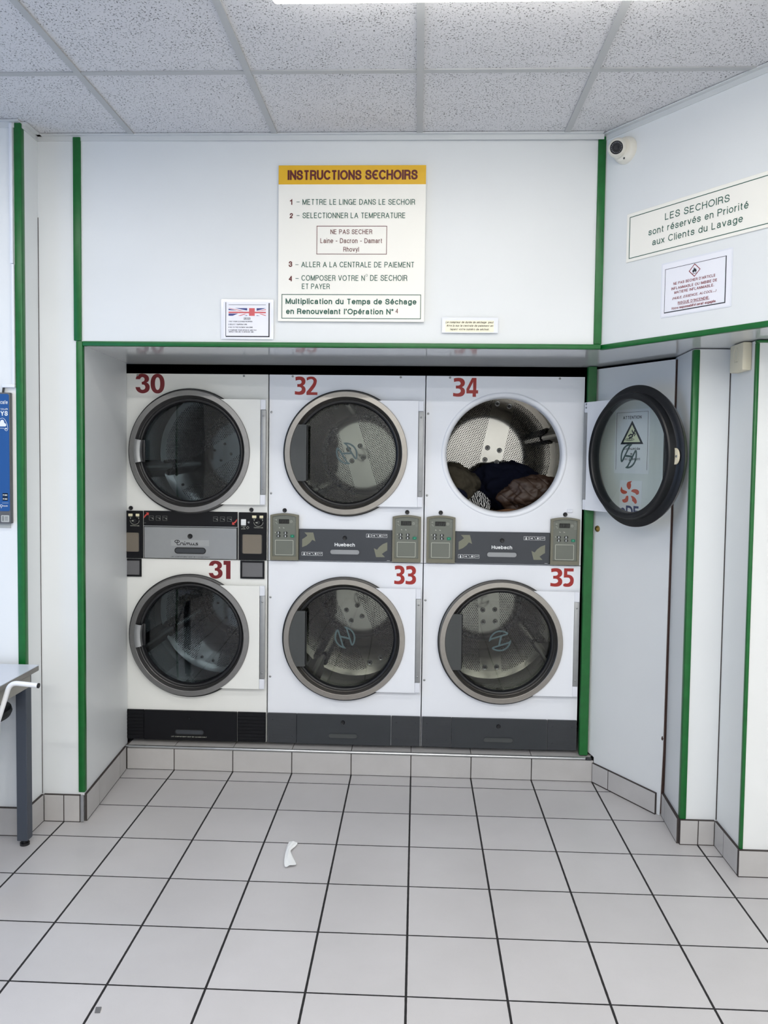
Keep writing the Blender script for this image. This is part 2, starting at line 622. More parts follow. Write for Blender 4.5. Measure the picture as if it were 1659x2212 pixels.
X_ = .72
_bowl = arc(.26, .36, .26, .36, 0, 360)
_e = [[(.02, .37), (.50, .37)], arc(.26, .36, .26, .36, 2, 318)]
_a = [spl([(.05, .52), (.11, .67), (.26, .72), (.41, .66), (.45, .50)]) + [(.45, .12), (.47, .03), (.53, .01)], spl([(.45, .44), (.24, .39), (.05, .31), (.01, .17), (.09, .03), (.24, .01), (.38, .08), (.45, .24)])]
GL = {
    'A': (.72, [[(0, 0), (.345, .95)], [(.72, 0), (.375, .95)], [(.12, .34), (.60, .34)]]),
    'B': (.63, [[(.36, .52)] + [(0, .52), (0, 1), (.35, 1)] + arc(.35, .76, .24, .24, 90, -90), [(0, .52), (0, 0), (.36, 0)] + arc(.36, .26, .27, .26, -90, 90)]),
    'C': (.70, [arc(.38, .5, .38, .5, 42, 318)]),
    'D': (.68, [[(.27, 0), (0, 0), (0, 1), (.27, 1)] + arc(.27, .5, .41, .5, 90, -90)]),
    'E': (.57, [[(.56, 1), (0, 1), (0, 0), (.57, 0)], [(0, .53), (.52, .53)]]),
    '\u0404': (.60, [arc(.40, .5, .40, .5, 60, 300) , [(.0, .5), (.50, .5)]]),
    'F': (.54, [[(.54, 1), (0, 1), (0, 0)], [(0, .5), (.46, .5)]]),
    'G': (.78, [arc(.39, .5, .39, .5, 45, 325) + [(.77, .47), (.44, .47)], [(.77, .47), (.77, 0)]]),
    'H': (.62, [[(0, 0), (0, 1)], [(.62, 0), (.62, 1)], [(0, .53), (.62, .53)]]),
    'I': (0, [[(0, 0), (0, 1)]]),
    'J': (.45, [[(.45, 1), (.45, .26)] + arc(.225, .26, .225, .26, 0, -180)]),
    'K': (.62, [[(0, 0), (0, 1)], [(.58, 1), (0, .38)], [(.2, .58), (.62, 0)]]),
    'L': (.50, [[(0, 1), (0, 0), (.50, 0)]]),
    'M': (.76, [[(0, 0), (0, 1)], [(.76, 0), (.76, 1)], [(.03, .93), (.38, .04)], [(.38, .04), (.73, .93)]]),
    'N': (.62, [[(0, 0), (0, 1)], [(.62, 0), (.62, 1)], [(.035, .93), (.585, .07)]]),
    'O': (.82, [arc(.41, .5, .41, .5, 0, 360)]),
    'P': (.60, [[(0, 0), (0, 1)], [(0, 1), (.35, 1)] + arc(.35, .74, .25, .26, 90, -90) + [(0, .48)]]),
    'Q': (.82, [arc(.41, .5, .41, .5, 0, 360), [(.5, .2), (.8, -.02)]]),
    'R': (.62, [[(0, 0), (0, 1)], [(0, 1), (.35, 1)] + arc(.35, .745, .25, .255, 90, -90) + [(0, .49)], spl([(.36, .49), (.52, .43), (.57, .28), (.57, .1), (.62, 0)])]),
    'S': (.60, _S(.60, 1)),
    'T': (.60, [[(0, 1), (.60, 1)], [(.30, 1), (.30, 0)]]),
    'U': (.61, [[(0, 1), (0, .3)] + arc(.305, .3, .305, .3, 180, 360) + [(.61, 1)]]),
    'V': (.66, [[(0, 1), (.315, .05)], [(.66, 1), (.345, .05)]]),
    'W': (.94, [[(0, 1), (.235, .05)], [(.245, .05), (.465, .95)], [(.475, .95), (.695, .05)], [(.705, .05), (.94, 1)]]),
    'X': (.62, [[(0, 1), (.62, 0)], [(0, 0), (.62, 1)]]),
    'Y': (.64, [[(0, 1), (.32, .45)], [(.64, 1), (.32, .45)], [(.32, .48), (.32, 0)]]),
    'Z': (.58, [[(0, 1), (.58, 1), (0, 0), (.58, 0)]]),
    'a': (.50, _a), 'b': (.52, [[(0, 1), (0, 0)], _bowl]), 'c': (.47, [arc(.26, .36, .26, .36, 42, 318)]),
    'd': (.52, [[(.52, 1), (.52, 0)], _bowl]), 'e': (.51, _e),
    'f': (.29, [[(.12, 0), (.12, .83)] + arc(.28, .83, .16, .17, 180, 95), [(0, .70), (.28, .70)]]),
    'g': (.52, [[(.52, X_), (.52, -.05)] + arc(.26, -.05, .26, .23, 0, -150), _bowl]),
    'h': (.46, [[(0, 0), (0, 1)], [(0, .46)] + arc(.23, .47, .23, .25, 165, 0) + [(.46, 0)]]),
    'i': (0, [[(0, 0), (0, X_)], [(0, 1.02), (0, 1.035)]]), 'l': (0, [[(0, 0), (0, 1)]]),
    'k': (.44, [[(0, 0), (0, 1)], [(.42, X_), (0, .28)], [(.15, .43), (.44, 0)]]),
    'm': (.76, [[(0, 0), (0, X_)], [(0, .48)] + arc(.19, .52, .19, .20, 165, 0) + [(.38, 0)], [(.38, .48)] + arc(.57, .52, .19, .20, 165, 0) + [(.76, 0)]]),
    'n': (.46, [[(0, 0), (0, X_)], [(0, .46)] + arc(.23, .47, .23, .25, 165, 0) + [(.46, 0)]]),
    'o': (.54, [arc(.27, .36, .27, .36, 0, 360)]), 'p': (.52, [[(0, X_), (0, -.28)], _bowl]), 'q': (.52, [[(.52, X_), (.52, -.28)], _bowl]),
    'r': (.26, [[(0, 0), (0, X_)], spl([(0, .42), (.06, .62), (.16, .70), (.27, .71)])]),
    's': (.45, _S(.45, X_)), 't': (.28, [[(.11, .92), (.11, .14)] + arc(.25, .14, .14, .14, 180, 280), [(0, .70), (.28, .70)]]),
    'u': (.46, [[(0, X_), (0, .25)] + arc(.23, .25, .23, .25, 180, 345), [(.46, X_), (.46, 0)]]),
    'v': (.46, [[(0, X_), (.22, .03)], [(.46, X_), (.24, .03)]]), 'w': (.68, [[(0, X_), (.17, 0), (.34, X_), (.51, 0), (.68, X_)]]),
    'x': (.44, [[(0, X_), (.44, 0)], [(0, 0), (.44, X_)]]), 'y': (.46, [[(0, X_), (.24, .03)], [(.46, X_), (.22, -.10), (.14, -.24), (.02, -.26)]]), 'z': (.42, [[(0, X_), (.42, X_), (0, 0), (.42, 0)]]),
    '0': (.52, [arc(.26, .5, .26, .5, 0, 360)]), '1': (.24, [[(0, .76), (.12, .82), (.22, 1), (.22, 0)]]), '2': (.54, [spl([(.02, .70), (.07, .90), (.27, 1), (.47, .90), (.51, .70), (.40, .48), (.14, .22), (.0, .0)]) + [(.54, 0)]]),
    '3': (.53, [spl([(.02, .76), (.09, .94), (.27, 1), (.45, .92), (.49, .74), (.41, .58), (.22, .53)]), spl([(.22, .53), (.44, .46), (.53, .28), (.46, .08), (.26, 0), (.07, .06), (0, .26)])]),
    '4': (.56, [[(.43, 0), (.43, 1)], [(.41, .95), (.03, .32)], [(0, .28), (.56, .28)]]), '5': (.54, [[(.49, 1), (.09, 1), (.04, .46)] + spl([(.04, .46), (.25, .60), (.46, .52), (.53, .32), (.45, .08), (.24, 0), (.06, .06), (0, .22)])]),
    '(': (.18, [arc(.34, .4, .34, .68, 130, 230)]), ')': (.18, [arc(-.16, .4, .34, .68, 50, -50)]),
    '.': (0, [[(0, 0), (0, .08)]]), ',': (.04, [[(.04, .08), (0, -.12)]]), "'": (0, [[(0, .8), (0, 1)]]), '\u2019': (.03, [[(.03, 1), (0, .80)]]),
    '-': (.3, [[(0, .4), (.3, .4)]]), '\u2013': (.42, [[(0, .4), (.42, .4)]]), '\u00b0': (.2, [arc(.1, .88, .1, .11, 0, 360)]),
}
for _c, _b, _acc in (('\u00e9', 'e', [(.19, .86), (.35, 1.02)]), ('\u00e8', 'e', [(.17, 1.02), (.33, .86)]), ('\u00ea', 'e', [(.10, .86), (.26, 1.02), (.42, .86)])):
    GL[_c] = (GL[_b][0], GL[_b][1] + [_acc])


def letters(mb, s, x0, x1, zb, cap, y=-0.0008, bold=.12, shear=0.0, gap=.17):
    """adds a line of text to mb: fitted between x0 and x1, baseline zb, cap height cap, stroke weight bold x cap"""
    pos = []
    cur = 0.0
    for ch in s:
        if ch == ' ':
            cur += .46
            continue
        w_ = GL[ch][0]
        pos.append((ch, cur))
        cur += w_ + bold + gap
    last = max(p + GL[c][0] for c, p in pos)
    wd = bold * cap
    k = (x1 - x0 - wd) / max(last, .001)
    if last < .01:
        k = cap
    bm = mb.bm
    for ch, p in pos:
        for st in GL[ch][1]:
            st = [q for i, q in enumerate(st) if i == 0 or abs(q[0] - st[i - 1][0]) + abs(q[1] - st[i - 1][1]) > 1e-4]
            closed = len(st) > 6 and abs(st[0][0] - st[-1][0]) + abs(st[0][1] - st[-1][1]) < 1e-6
            pts = [Vector((x0 + wd / 2 + (p + x + shear * z) * k, zb + wd / 2 + z * (cap - wd))) for x, z in (st[:-1] if closed else st)]
            if not closed:      # square ends reach the cap line
                if len(pts) > 1:
                    d0 = (pts[0] - pts[1]).normalized(); d1 = (pts[-1] - pts[-2]).normalized()
                    pts[0] = pts[0] + d0 * wd * .5 * max(abs(d0.y), .0)
                    pts[-1] = pts[-1] + d1 * wd * .5 * max(abs(d1.y), .0)
            ribbon(bm, pts, wd, y, closed)


_lay = [0]


def ribbon(bm, P, wd, y, closed=False):
    _lay[0] = (_lay[0] + 1) % 6
    y = y - .00006 * _lay[0]      # vinyl strokes lie one over the other
    n = len(P)
    L, R = [], []
    for i in range(n):
        a = P[i - 1] if (closed or i > 0) else None
        b = P[(i + 1) % n] if (closed or i < n - 1) else None
        d1 = (P[i] - a).normalized() if a is not None else None
        d2 = (b - P[i]).normalized() if b is not None else None
        d1 = d1 or d2
        d2 = d2 or d1
        d = d1 + d2
        d = d.normalized() if d.length > 1e-4 else d1
        nn = Vector((-d.y, d.x))
        k = max(.42, abs(nn.dot(Vector((-d1.y, d1.x)))))
        L.append(bm.verts.new((P[i].x + nn.x * wd / 2 / k, y, P[i].y + nn.y * wd / 2 / k)))
        R.append(bm.verts.new((P[i].x - nn.x * wd / 2 / k, y, P[i].y - nn.y * wd / 2 / k)))
    for i in range(n if closed else n - 1):
        j = (i + 1) % n
        bm.faces.new((L[i], R[i], R[j], L[j]))


def lettering(name, items, mat, parent, y=-0.0008, bold=.12, shear=0.0, label=None, gap=.17):
    """one part per line of text"""
    res = []
    for it in items:
        kw = dict(bold=bold, shear=shear, gap=gap)
        if isinstance(it[-1], dict):
            kw.update(it[-1])
            it = it[:-1]
        mb = MB()
        letters(mb, *it, y=y, **kw)
        mb.bm.normal_update()
        for f in mb.bm.faces:
            if f.normal.y > 0:
                f.normal_flip()
        me = bpy.data.meshes.new(name)
        mb.bm.to_mesh(me)
        mb.bm.free()
        o = link(name, me, mat, parent)
        if label:
            o['label'] = label
        res.append(o)
    return res[0]


def outline(mb, pts, y0, y1):
    """filled shape from points (u, v) in a 0..1 box; triples are curve points"""
    return mb.prism(pts, y0, y1)


# =================================================================== ROOM SHELL
CH = 2.935          # ceiling height
SH = 2.066          # soffit height
RX = 2.35           # right room wall
LX = -2.8           # left room wall
BY = -6.4           # shop front wall

struct('floor', MB().box(LX - .2, RX + .2, BY - .2, 1.3, -0.1, 0.0), 'floor', 0)

# ceiling panels + visible tees
struct('ceiling', MB().box(LX - .2, RX + .2, BY - .2, 1.3, CH + 0.006, CH + 0.1), 'ceiling', 0)
tee = MB()
for k in range(-3, 7):
    x = -1.198 + 0.6 * k
    if LX < x < RX:
        tee.box(x - .012, x + .012, BY, -0.49 if x < .78 else -0.49 - (x - .78) * 1.386, CH, CH + .012)
struct('trim_1', tee, 'tee', 0)
tee = MB()
for k in range(0, 10):
    y = -0.997 - 0.6 * k
    if y > BY:
        tee.box(LX, RX if y < -2.6 else .767 + (-.45 - y) / 1.386 - .02, y - .0115, y + .0115, CH + .0015, CH + .0125)
struct('trim_2', tee, 'tee', 0)

# walls
DX, DY = 0.58502, -0.81102       # direction of the slanted wall on the right
HA = math.atan2(DY, DX)
CX_, CY_ = 0.767, -0.455         # corner between the header and the slanted wall
struct('wall_left', MB().box(LX, -1.612, -.61, -.50, 0, CH), 'white_wall')
struct('wall_left_return', MB().box(-1.75, -1.606, -.606, -.45, 0, CH), 'white_laminate')
struct('wall_left_pier', MB().prism_z([(-1.75, -.47), (-1.42, -.47), (-1.463, .155), (-1.50, .155), (-1.50, -.44), (-1.75, -.44)], 0, SH).box(-1.75, -1.42, -.47, -.44, SH, CH), 'white_laminate')
struct('wall_header', MB().prism_z([(-1.42, -.47), (CX_, CY_), (CX_ + .02, CY_ + .03), (-1.42, -.44)], SH + .001, CH), 'white_laminate')
E = 2.6
struct('wall_right_upper', MB().prism_z([(CX_, CY_), (CX_ + DX * E, CY_ + DY * E), (CX_ + DX * E + .03, CY_ + DY * E + .02), (CX_ + .03, CY_ + .02)], SH + .001, CH), 'white_laminate')
# soffit over the recess
struct('ceiling_soffit', MB().prism_z([(-1.5, -.445), (CX_, CY_ + .01), (CX_ + DX * E, CY_ + DY * E + .01), (RX + .1, -2.5), (RX + .1, .3), (1.0, .3), (.95, .19), (-1.5, .19)], SH, SH + .02), 'soffit_laminate')
# void behind and above the machines, its darkness painted as matte black walls
struct('wall_back', MB().box(-1.75, 1.3, 1.2, 1.25, -.0, CH), 'black_matte')
struct('ceiling_void', MB().box(-1.75, 1.3, .192, 1.2, SH + .12, SH + .14).box(-1.75, 1.3, .19, .2, SH + .02, SH + .12), 'black_matte')
struct('wall_void_left', MB().box(-1.75, -1.7, .155, 1.2, 0, SH + .12).box(-1.7, -1.535, .17, .18, 0, SH + .12), 'black_matte')
struct('wall_void_right', MB().box(1.0, 1.05, .2, 1.2, 0, SH + .12), 'black_matte')
# right pilasters
struct('wall_right_pilaster', MB().prism_z([(1.134, -.502), (1.5, -.502), (1.5, .25), (1.20, .25), (1.147, -.252)], 0, SH - .004), 'white_laminate')
struct('wall_right', MB().box(1.283, RX + .1, -.748, -.5, 0, SH - .004), 'white_wall')
# rest of the room, behind the camera
struct('wall_room_right', MB().box(RX, RX + .1, BY, -.748, 0, CH), 'white_wall')
struct('wall_room_left', MB().box(LX - .1, LX, BY, -3.3, 0, CH).box(LX - .1, LX, -1.1, -.5, 0, CH).box(LX - .1, LX, -3.3, -1.1, 0, .3).box(LX - .1, LX, -3.3, -1.1, 2.6, CH), 'room_grey')
struct('wall_front', MB().box(LX, RX, BY - .1, BY, 0, CH), 'white_wall')
wf = MB()
for y in (-3.3, -2.2, -1.15):
    wf.box(LX - .08, LX - .02, y, y + .05, .3, 2.6)
wf.box(LX - .08, LX - .02, -3.3, -1.1, .3, .36).box(LX - .08, LX - .02, -3.3, -1.1, 2.54, 2.6)
struct('window_1', wf, 'box_grey')

struct('trim_19', MB().box(-1.606, -1.604, -.472, -.4695, .122, 2.6), 'dark_gap')
struct('trim_20', MB().box(1.2795, 1.2832, -.5045, -.5015, .108, 2.05), 'dark_gap')

# ceiling edge angle
ca = MB()
ca.box(-1.606, .75, -.492, -.470, CH - .001, CH + .004).box(-1.606, .755, -.4745, -.470, CH - .020, CH)
struct('trim_3', ca, 'ivory_trim', 0)
ca = MB().box(0, E, -.022, 0.002, CH - .001, CH + .004).box(0, E, -.0045, .001, CH - .020, CH)
struct('trim_4', ca, 'ivory_trim', 0, (CX_, CY_, 0), (0, 0, HA))
ca = MB().box(-1.606, -1.584, -.606, -.47, CH - .001, CH + .004).box(-1.606, -1.6015, -.606, -.47, CH - .020, CH)
ca.box(LX, -1.606, -.632, -.606, CH - .001, CH + .004).box(LX, -1.63, -.6145, -.61, CH - .022, CH)
struct('trim_5', ca, 'ivory_trim', 0)

# green edge strips
def strip(n, mb, loc=(0, 0, 0), rot=(0, 0, 0)):
    return struct('trim_%d' % n, mb, 'green', 30, loc, rot)


strip(6, MB().box(-1.634, -1.603, -.6145, -.585, .118, CH - .002, .004, 2))
strip(7, MB().box(-1.452, -1.419, -.478, -.468, 2.084, CH - .004, .003, 2))
strip(8, MB().box(-1.444, -1.4155, -.476, -.450, .131, 2.083, .004, 2))
strip(9, MB().box(-1.416, .762, -.476, -.452, 2.063, 2.083, .004, 2))
strip(10, MB().box(.735, .767, -.463, -.448, 2.084, CH - .004, .004, 2))
strip(11, MB().box(-.004, E, -.005, .015, 2.062, 2.083, .004, 2), (CX_, CY_, 0), (0, 0, HA))
strip(12, MB().box(.842, .884, .128, .16, .128, SH - .003, .002, 1))
strip(13, MB().box(1.131, 1.157, -.507, -.480, .107, SH - .006, .004, 2))
strip(14, MB().box(1.278, 1.291, -.752, -.735, .107, 2.052, .003, 2).box(1.278, RX, -.752, -.735, 2.0525, 2.0625, .003, 2))

# raised tiled step under the machines
sx0, sx1, SY = -1.462, .905, .11
st = MB()
st.box(sx0, .907, SY + .004, 1.2, 0, .118)
struct('step', st, 'dark_gap', 0)
st = MB()
edges = [sx0 + .012] + [TS * k for k in range(-4, 4) if sx0 < TS * k < sx1] + [sx1]
for a, b in zip(edges, edges[1:]):
    st.box(a + .0022, b - .0022, SY, SY + .01, .003, .109, .0012)
struct('baseboard_step', st, 'skirting')
st = MB()
for a, b in zip(edges, edges[1:]):
    st.box(a + .0018, b - .0018, SY + .012, 1.0, .112, .1225)
struct('step_top', st, 'skirting')
struct('trim_15', MB().box(-1.457, .872, SY - .004, SY + .012, .1105, .1245, .0065, 3), 'alu')
struct('trim_16', MB().box(.873, .899, SY - .002, SY + .012, .1095, .1235, .002, 1), 'kick_grey')


# tiled skirting: tiles with dark joints in front of a grout bed
def skirt(side, x0, y0, ang, cuts, h=.118, z0=.002, cap=True):
    t = MB()
    for a, b in zip(cuts, cuts[1:]):
        t.box(a + .0016, b - .0016, -.010, .002, z0 + .001, h, .0012)
    o = struct('baseboard_' + side, t, 'skirting', 30, (x0, y0, 0), (0, 0, ang))
    g = MB().box(cuts[0], cuts[-1], -.0092, .003, 0, h + .0028)
    obj('grout_bed', g, 'dark_gap', o)
    return o


skirt('left', LX, -.61, 0, [0, .35, .65, .9528, 1.166], .118)
skirt('left_return', -1.606, -.606, rad(90), [-.006, .1265], .118)
skirt('left_pier', -1.606, -.47, 0, [.011, .0985, .17], .118)
struct('trim_17', MB().box(-1.4345, -1.4195, -.4815, -.466, .002, .119, .002, 1), 'alu')
skirt('left_recess', -1.42, -.47, math.atan2(.625, -.043), [.005, .168, .47, .572], .119)
skirt('right_door', .908, .116, math.atan2(-.352, .216), [.004, .112, .404], .097, .004)
skirt('right_pilaster_side', 1.1455, -.243, math.atan2(-.257, -.0145), [0, .058, .257], .104)
skirt('right_pilaster', 1.133, -.502, 0, [-.002, .073, .14], .104)
skirt('right_return', 1.283, -.512, rad(-90), [0, .093, .234], .104)
skirt('right', 1.283, -.748, 0, [-.010, .222, .523, 1.0], .104)

# tall cupboard door on the slant beside the machines
DA = math.atan2(-.85232, .52302)
dz = MB()
dz.prism([(-.052, .145), (.004, .128), (.004, .002), (.424, .002), (.433, .30), (.441, 2.052), (-.058, 2.052)], 0.0, .018)
door = struct('door_1', dz, 'white_laminate', 30, (.907, .118, 0), (0, 0, DA))
obj('door_edge', MB().prism([(.4245, .01), (.4300, .01), (.4400, .30), (.4490, 2.05), (.4412, 2.05), (.4332, .30)], .003, .016), 'dark_brown', door)
lk = MB().lathe([(.0005, -.012), (.006, -.012), (.008, -.009), (.0095, -.009), (.0115, -.005), (.0145, -.004), (.016, 0)], 28, -.006, 1.268, cap0=True)
obj('door_lock', lk, 'brass', door)
obj('keyhole', MB().box(-.0075, -.0045, -.0126, -.0118, 1.263, 1.273), 'black', door)
obj('paint_chip', MB().prism([(.423, .352), (.430, .347), (.434, .356), (.430, .369), (.425, .364)], -.0006, .001), 'dark_brown', door)
struct('wall_void_door', MB().prism_z([(.89, .2), (1.15, -.22), (1.165, -.21), (.91, .22)], 0, SH), 'black_matte')  # black sheet for the darkness behind the cupboard door
struct('trim_18', MB().prism([(.889, .118), (.905, .1265), (.912, .1265), (.912, .0), (.9075, .0), (.9075, .112)], .112, .13), 'black_matte', 0)


# =================================================================== DRYERS
FY = .16            # plane of the machine fronts
CW = .391           # half width
UZ, LZ = 1.079, .142
UH, LH = .936, .934
ZC = .5455          # door centre above each unit's base
cache = {}


def cached(name, key, fn, mat, parent, loc=(0, 0, 0), rot=(0, 0, 0), smooth=30):
    k = (name, key)
    if k not in cache:
        cache[k] = fn().mesh(name, smooth)
    return link(name, cache[k], mat, parent, loc, rot)


def cabinet_mb(H, top_gap):
    mb = MB()
    n = 96
    r0 = .312
    angs = sorted(set([2 * pi * k / n for k in range(n)] + [math.atan2(z, x) % (2 * pi) for x in (-CW, CW) for z in (-ZC, H - ZC)]))
    inn, out = [], []
    for a in angs:
        c, s_ = cos(a), sin(a)
        t = min(CW / abs(c) if abs(c) > 1e-9 else 9, ((H - ZC) if s_ > 0 else ZC) / abs(s_) if abs(s_) > 1e-9 else 9)
        inn.append(mb.bm.verts.new((r0 * c, 0, ZC + r0 * s_)))
        out.append(mb.bm.verts.new((t * c, 0, ZC + t * s_)))
    m = len(angs)
    for i in range(m):
        j = (i + 1) % m
        mb.bm.faces.new((inn[i], out[i], out[j], inn[j]))
    # rounded lip of the loading opening
    prof = [(r0, 0), (.3105, -.0025), (.307, -.0045), (.302, -.005), (.295, -.003), (.289, .003), (.2855, .012), (.284, .03), (.284, .05)]
    prev = inn
    for r, y in prof[1:]:
        cur = [mb.bm.verts.new((r * cos(a), y, ZC + r * sin(a))) for a in angs]
        for i in range(m):
            j = (i + 1) % m
            mb.bm.faces.new((prev[i], prev[j], cur[j], cur[i]))
        prev = cur
    # sides, back
    x0, x1, y1 = -CW, CW, .95
    A = [mb.bm.verts.new((x, 0, z)) for x, z in ((x0, 0), (x1, 0), (x1, H), (x0, H))]
    B = [mb.bm.verts.new((x, y1, z)) for x, z in ((x0, 0), (x1, 0), (x1, H), (x0, H))]
    for i in range(4):
        j = (i + 1) % 4
        mb.bm.faces.new((A[i], A[j], B[j], B[i]))
    mb.bm.faces.new(B)
    return mb


def lifter_mb():
    """one lifter rib, laid on the drum wall at angle zero (pointing to +x)"""
    mb = MB()
    a = [(.372, -.055), (.335, -.020), (.3, -.012), (.296, 0), (.3, .012), (.335, .020), (.372, .055)]
    return mb.prism(a, .12, .60)


def screw_mb(r=.006):
    return MB().lathe([(.0004, -.0028), (r * .6, -.0026), (r * .9, -.0016), (r, 0.0005)], 14, cap0=True)


def lock_mb(r=.0105):
    return MB().lathe([(.0005, -.004), (r * .35, -.004), (r * .42, -.006), (r * .8, -.007), (r, -.004), (r, .001)], 24, cap0=True)


def drum(root, band, lift, washers, loc=(0, 0, ZC)):
    d = cached('drum', 0, lambda: MB().lathe([(.30, .052), (.362, .054), (.37, .062), (.37, .64)], 96), 'drum_wall', root, loc)
    bp = cached('back_plate', 0, lambda: MB().lathe([(.0005, .632), (.30, .634), (.345, .637), (.371, .641)], 96, cap0=True), 'drum_back', d, (0, 0, 0), (0, band, 0))
    for bx, bz in ((-.035, .04), (.035, .04), (-.035, -.03), (.035, -.03), (-.035, .30), (.035, .30), (-.035, -.30), (.035, -.30)):
        c, s_ = cos(band), sin(band)
        cached('bolt', 0, lambda: MB().lathe([(.0004, -.006), (.006, -.006), (.008, -.003), (.0085, .003)], 16, cap0=True), 'bolt', d,
               (bx * c + bz * s_, .632, -bx * s_ + bz * c))
        if washers:
            cached('washer', 0, lambda: MB().lathe([(.009, -.0012), (.0125, -.0024), (.0145, -.0012), (.0155, .002)], 20), 'alu', d,
                   (bx * c + bz * s_, .632, -bx * s_ + bz * c))
    for k in range(3):
        cached('lifter', 0, lifter_mb, 'steel', d, (0, 0, 0), (0, -rad(lift + 120 * k), 0))
    return d


def emblem_mb():
    R = .0525
    def arc(p0, p1, p2, n=10):   # quadratic curve
        return [((1 - t) ** 2 * p0[0] + 2 * t * (1 - t) * p1[0] + t * t * p2[0], (1 - t) ** 2 * p0[1] + 2 * t * (1 - t) * p1[1] + t * t * p2[1]) for t in [k / n for k in range(n + 1)]]
    left = [(-.18, -.84), (-.66, .66), (-.74, .70)] + arc((-.80, .64), (-1.06, .1), (-.86, -.36), 6) + arc((-.86, -.36), (-.62, -.88), (-.02, -1.0), 8)
    mb = MB()
    for sg in (1, -1):
        mb.stroke([(sg * R * x, sg * R * z) for x, z in left], R * .15, 0, .0012, closed=True)
    mb.stroke([(-R * .44, R * .10), (R * .44, -R * .10)], R * .17, .0001, .0012)
    return mb


DC = -.388     # door centre seen from the hinge


def door_plate_mb():
    arc = [(DC + .288 * cos(a), .288 * sin(a)) for a in [rad(66 - 132 * k / 24) for k in range(25)]]
    poly = [(-.030, -.2635), (-.030, .2635)] + arc
    poly[1:1] = []
    return MB().prism([(-.030, .2635)] + arc + [(-.030, -.2635)], -.012, .004)


def build_door(root, primus, emblem=None, ang=0.0):
    d = cached('door', primus, door_plate_mb, 'primus_white' if primus else 'dryer_white', root, (-DC, -.02, ZC), (0, 0, ang))
    rp = [(.313, .004), (.3068, -.002), (.3066, -.0165), (.3045, -.0195), (.281, -.0208), (.2797, -.0198), (.2712, .006), (.2688, .0085), (.266, .016)]
    cached('door_ring', primus, lambda: MB().lathe(rp, 96, DC, 0), 'ring_grey' if primus else 'ring_steel', d, smooth=22)
    gp = [(.2685, .008), (.265, .004), (.260, .003), (.2545, .005), (.2505, .010), (.249, .016), (.249, .024), (.2525, .034), (.254, .046), (.258, .0505), (.266, .0525), (.2745, .052), (.2795, .047), (.2815, .038), (.282, .026),
          (.2835, .018), (.289, .0145), (.300, .0125), (.311, .0105), (.3165, .007), (.3165, .003), (.312, .002)]
    cached('gasket', 0, lambda: MB().lathe(gp, 96, DC, 0), 'rubber', d)
    gm = 'glass_clear' if ang else ('glass_blue' if primus else 'glass_grey')
    cached('glass_pane', gm, lambda: MB().lathe([(.0005, .036), (.10, .0363), (.19, .0372), (.2535, .039)], 96, DC, 0, cap0=True), gm, d, smooth=60)
    # hinge strip with end caps
    def hinge():
        mb = MB().box(-.029, -.003, -.0085, .006, -.212, .212, .003, 2)
        return mb
    cached('hinge', 0, hinge, 'hinge_grey', d)
    for z0, z1 in ((.2125, .2635), (-.2635, -.2125)):
        cached('hinge_cap', (z0,), lambda: MB().box(-.0297, -.004, -.012, .004, z0, z1, .002, 1), 'conduit' if primus else 'label_grey', d)
    for z in (.182, -.182):
        cached('screw', 's', lambda: screw_mb(.005), 'screw', d, (-.016, -.009, z))
    if primus:
        def grip():
            mb = MB().lathe([(.279, -.010), (.279, -.026), (.272, -.031), (.256, -.030), (.2485, -.024), (.2485, .004)], 16, DC, 0, a0=rad(167.5), a1=rad(192.5))
            return mb
        cached('door_handle', 'p', grip, 'hinge_grey', d, smooth=50)
        cached('shaded_recess', 'p', lambda: MB().box(DC - .2495, DC - .231, .003, .014, -.056, .056, .003, 2), 'black', d)
    else:
        arc = [(DC + .2805 * cos(a), .2805 * sin(a)) for a in [rad(149.8 + 60.4 * k / 16) for k in range(17)]]
        def plate():
            mb = MB().prism([(DC - .198, .1405)] + arc + [(DC - .198, -.1405)], -.016, .002)
            for k in range(9):
                x = DC - .262 + k * .007
                mb.box(x, x + .002, -.0168, -.0155, -.118 if k < 3 else -.138, .118 if k < 3 else .138)
            return mb
        cached('door_handle', 'h', plate, 'handle_grey', d)
        cached('shaded_recess', 'h', lambda: MB().box(DC - .1985, DC - .1915, -.004, .010, -.137, .137, .002, 1), 'black', d)  # black strip stands in for the shadow gap beside the handle plate
        e = cached('emblem', 0, emblem_mb, 'emblem', d, (DC, .0345, 0), (0, -emblem, 0))
    # white latch plate on the closing edge, inner side
    def latch():
        a = [(DC - .280 - .022 * sin(t), .034 * cos(t)) for t in [pi * k / 16 for k in range(17)]]
        return MB().prism(a, .018, .026)
    cached('latch_plate', 0, latch, 'ivory', d)
    if ang:
        cached('screw', 's', lambda: screw_mb(.005), 'screw', d, (DC - .291, .0265, 0), (0, 0, pi))
        for z in (.237, .254):
            cached('screw', 's', lambda: screw_mb(.005), 'screw', d, (-.02, .0045, z), (0, 0, pi))
    return d


def slot_handle(parent, x0, x1, z0, z1, y, inner, rim):
    """recessed finger slot with a raised rim"""
    r = (z1 - z0) / 2
    h = obj('finger_slot', MB().ring(rr_pts(x0, x1, z0, z1, r - .0002, 8), rr_pts(x0 + .004, x1 - .004, z0 + .004, z1 - .004, r - .0045, 8), y - .003, y + .004), rim, parent)
    obj('slot_lining', MB().rrect(x0 + .004, x1 - .004, z0 + .004, z1 - .004, r - .0046, y - .0008, y + .002, 8), inner, h)


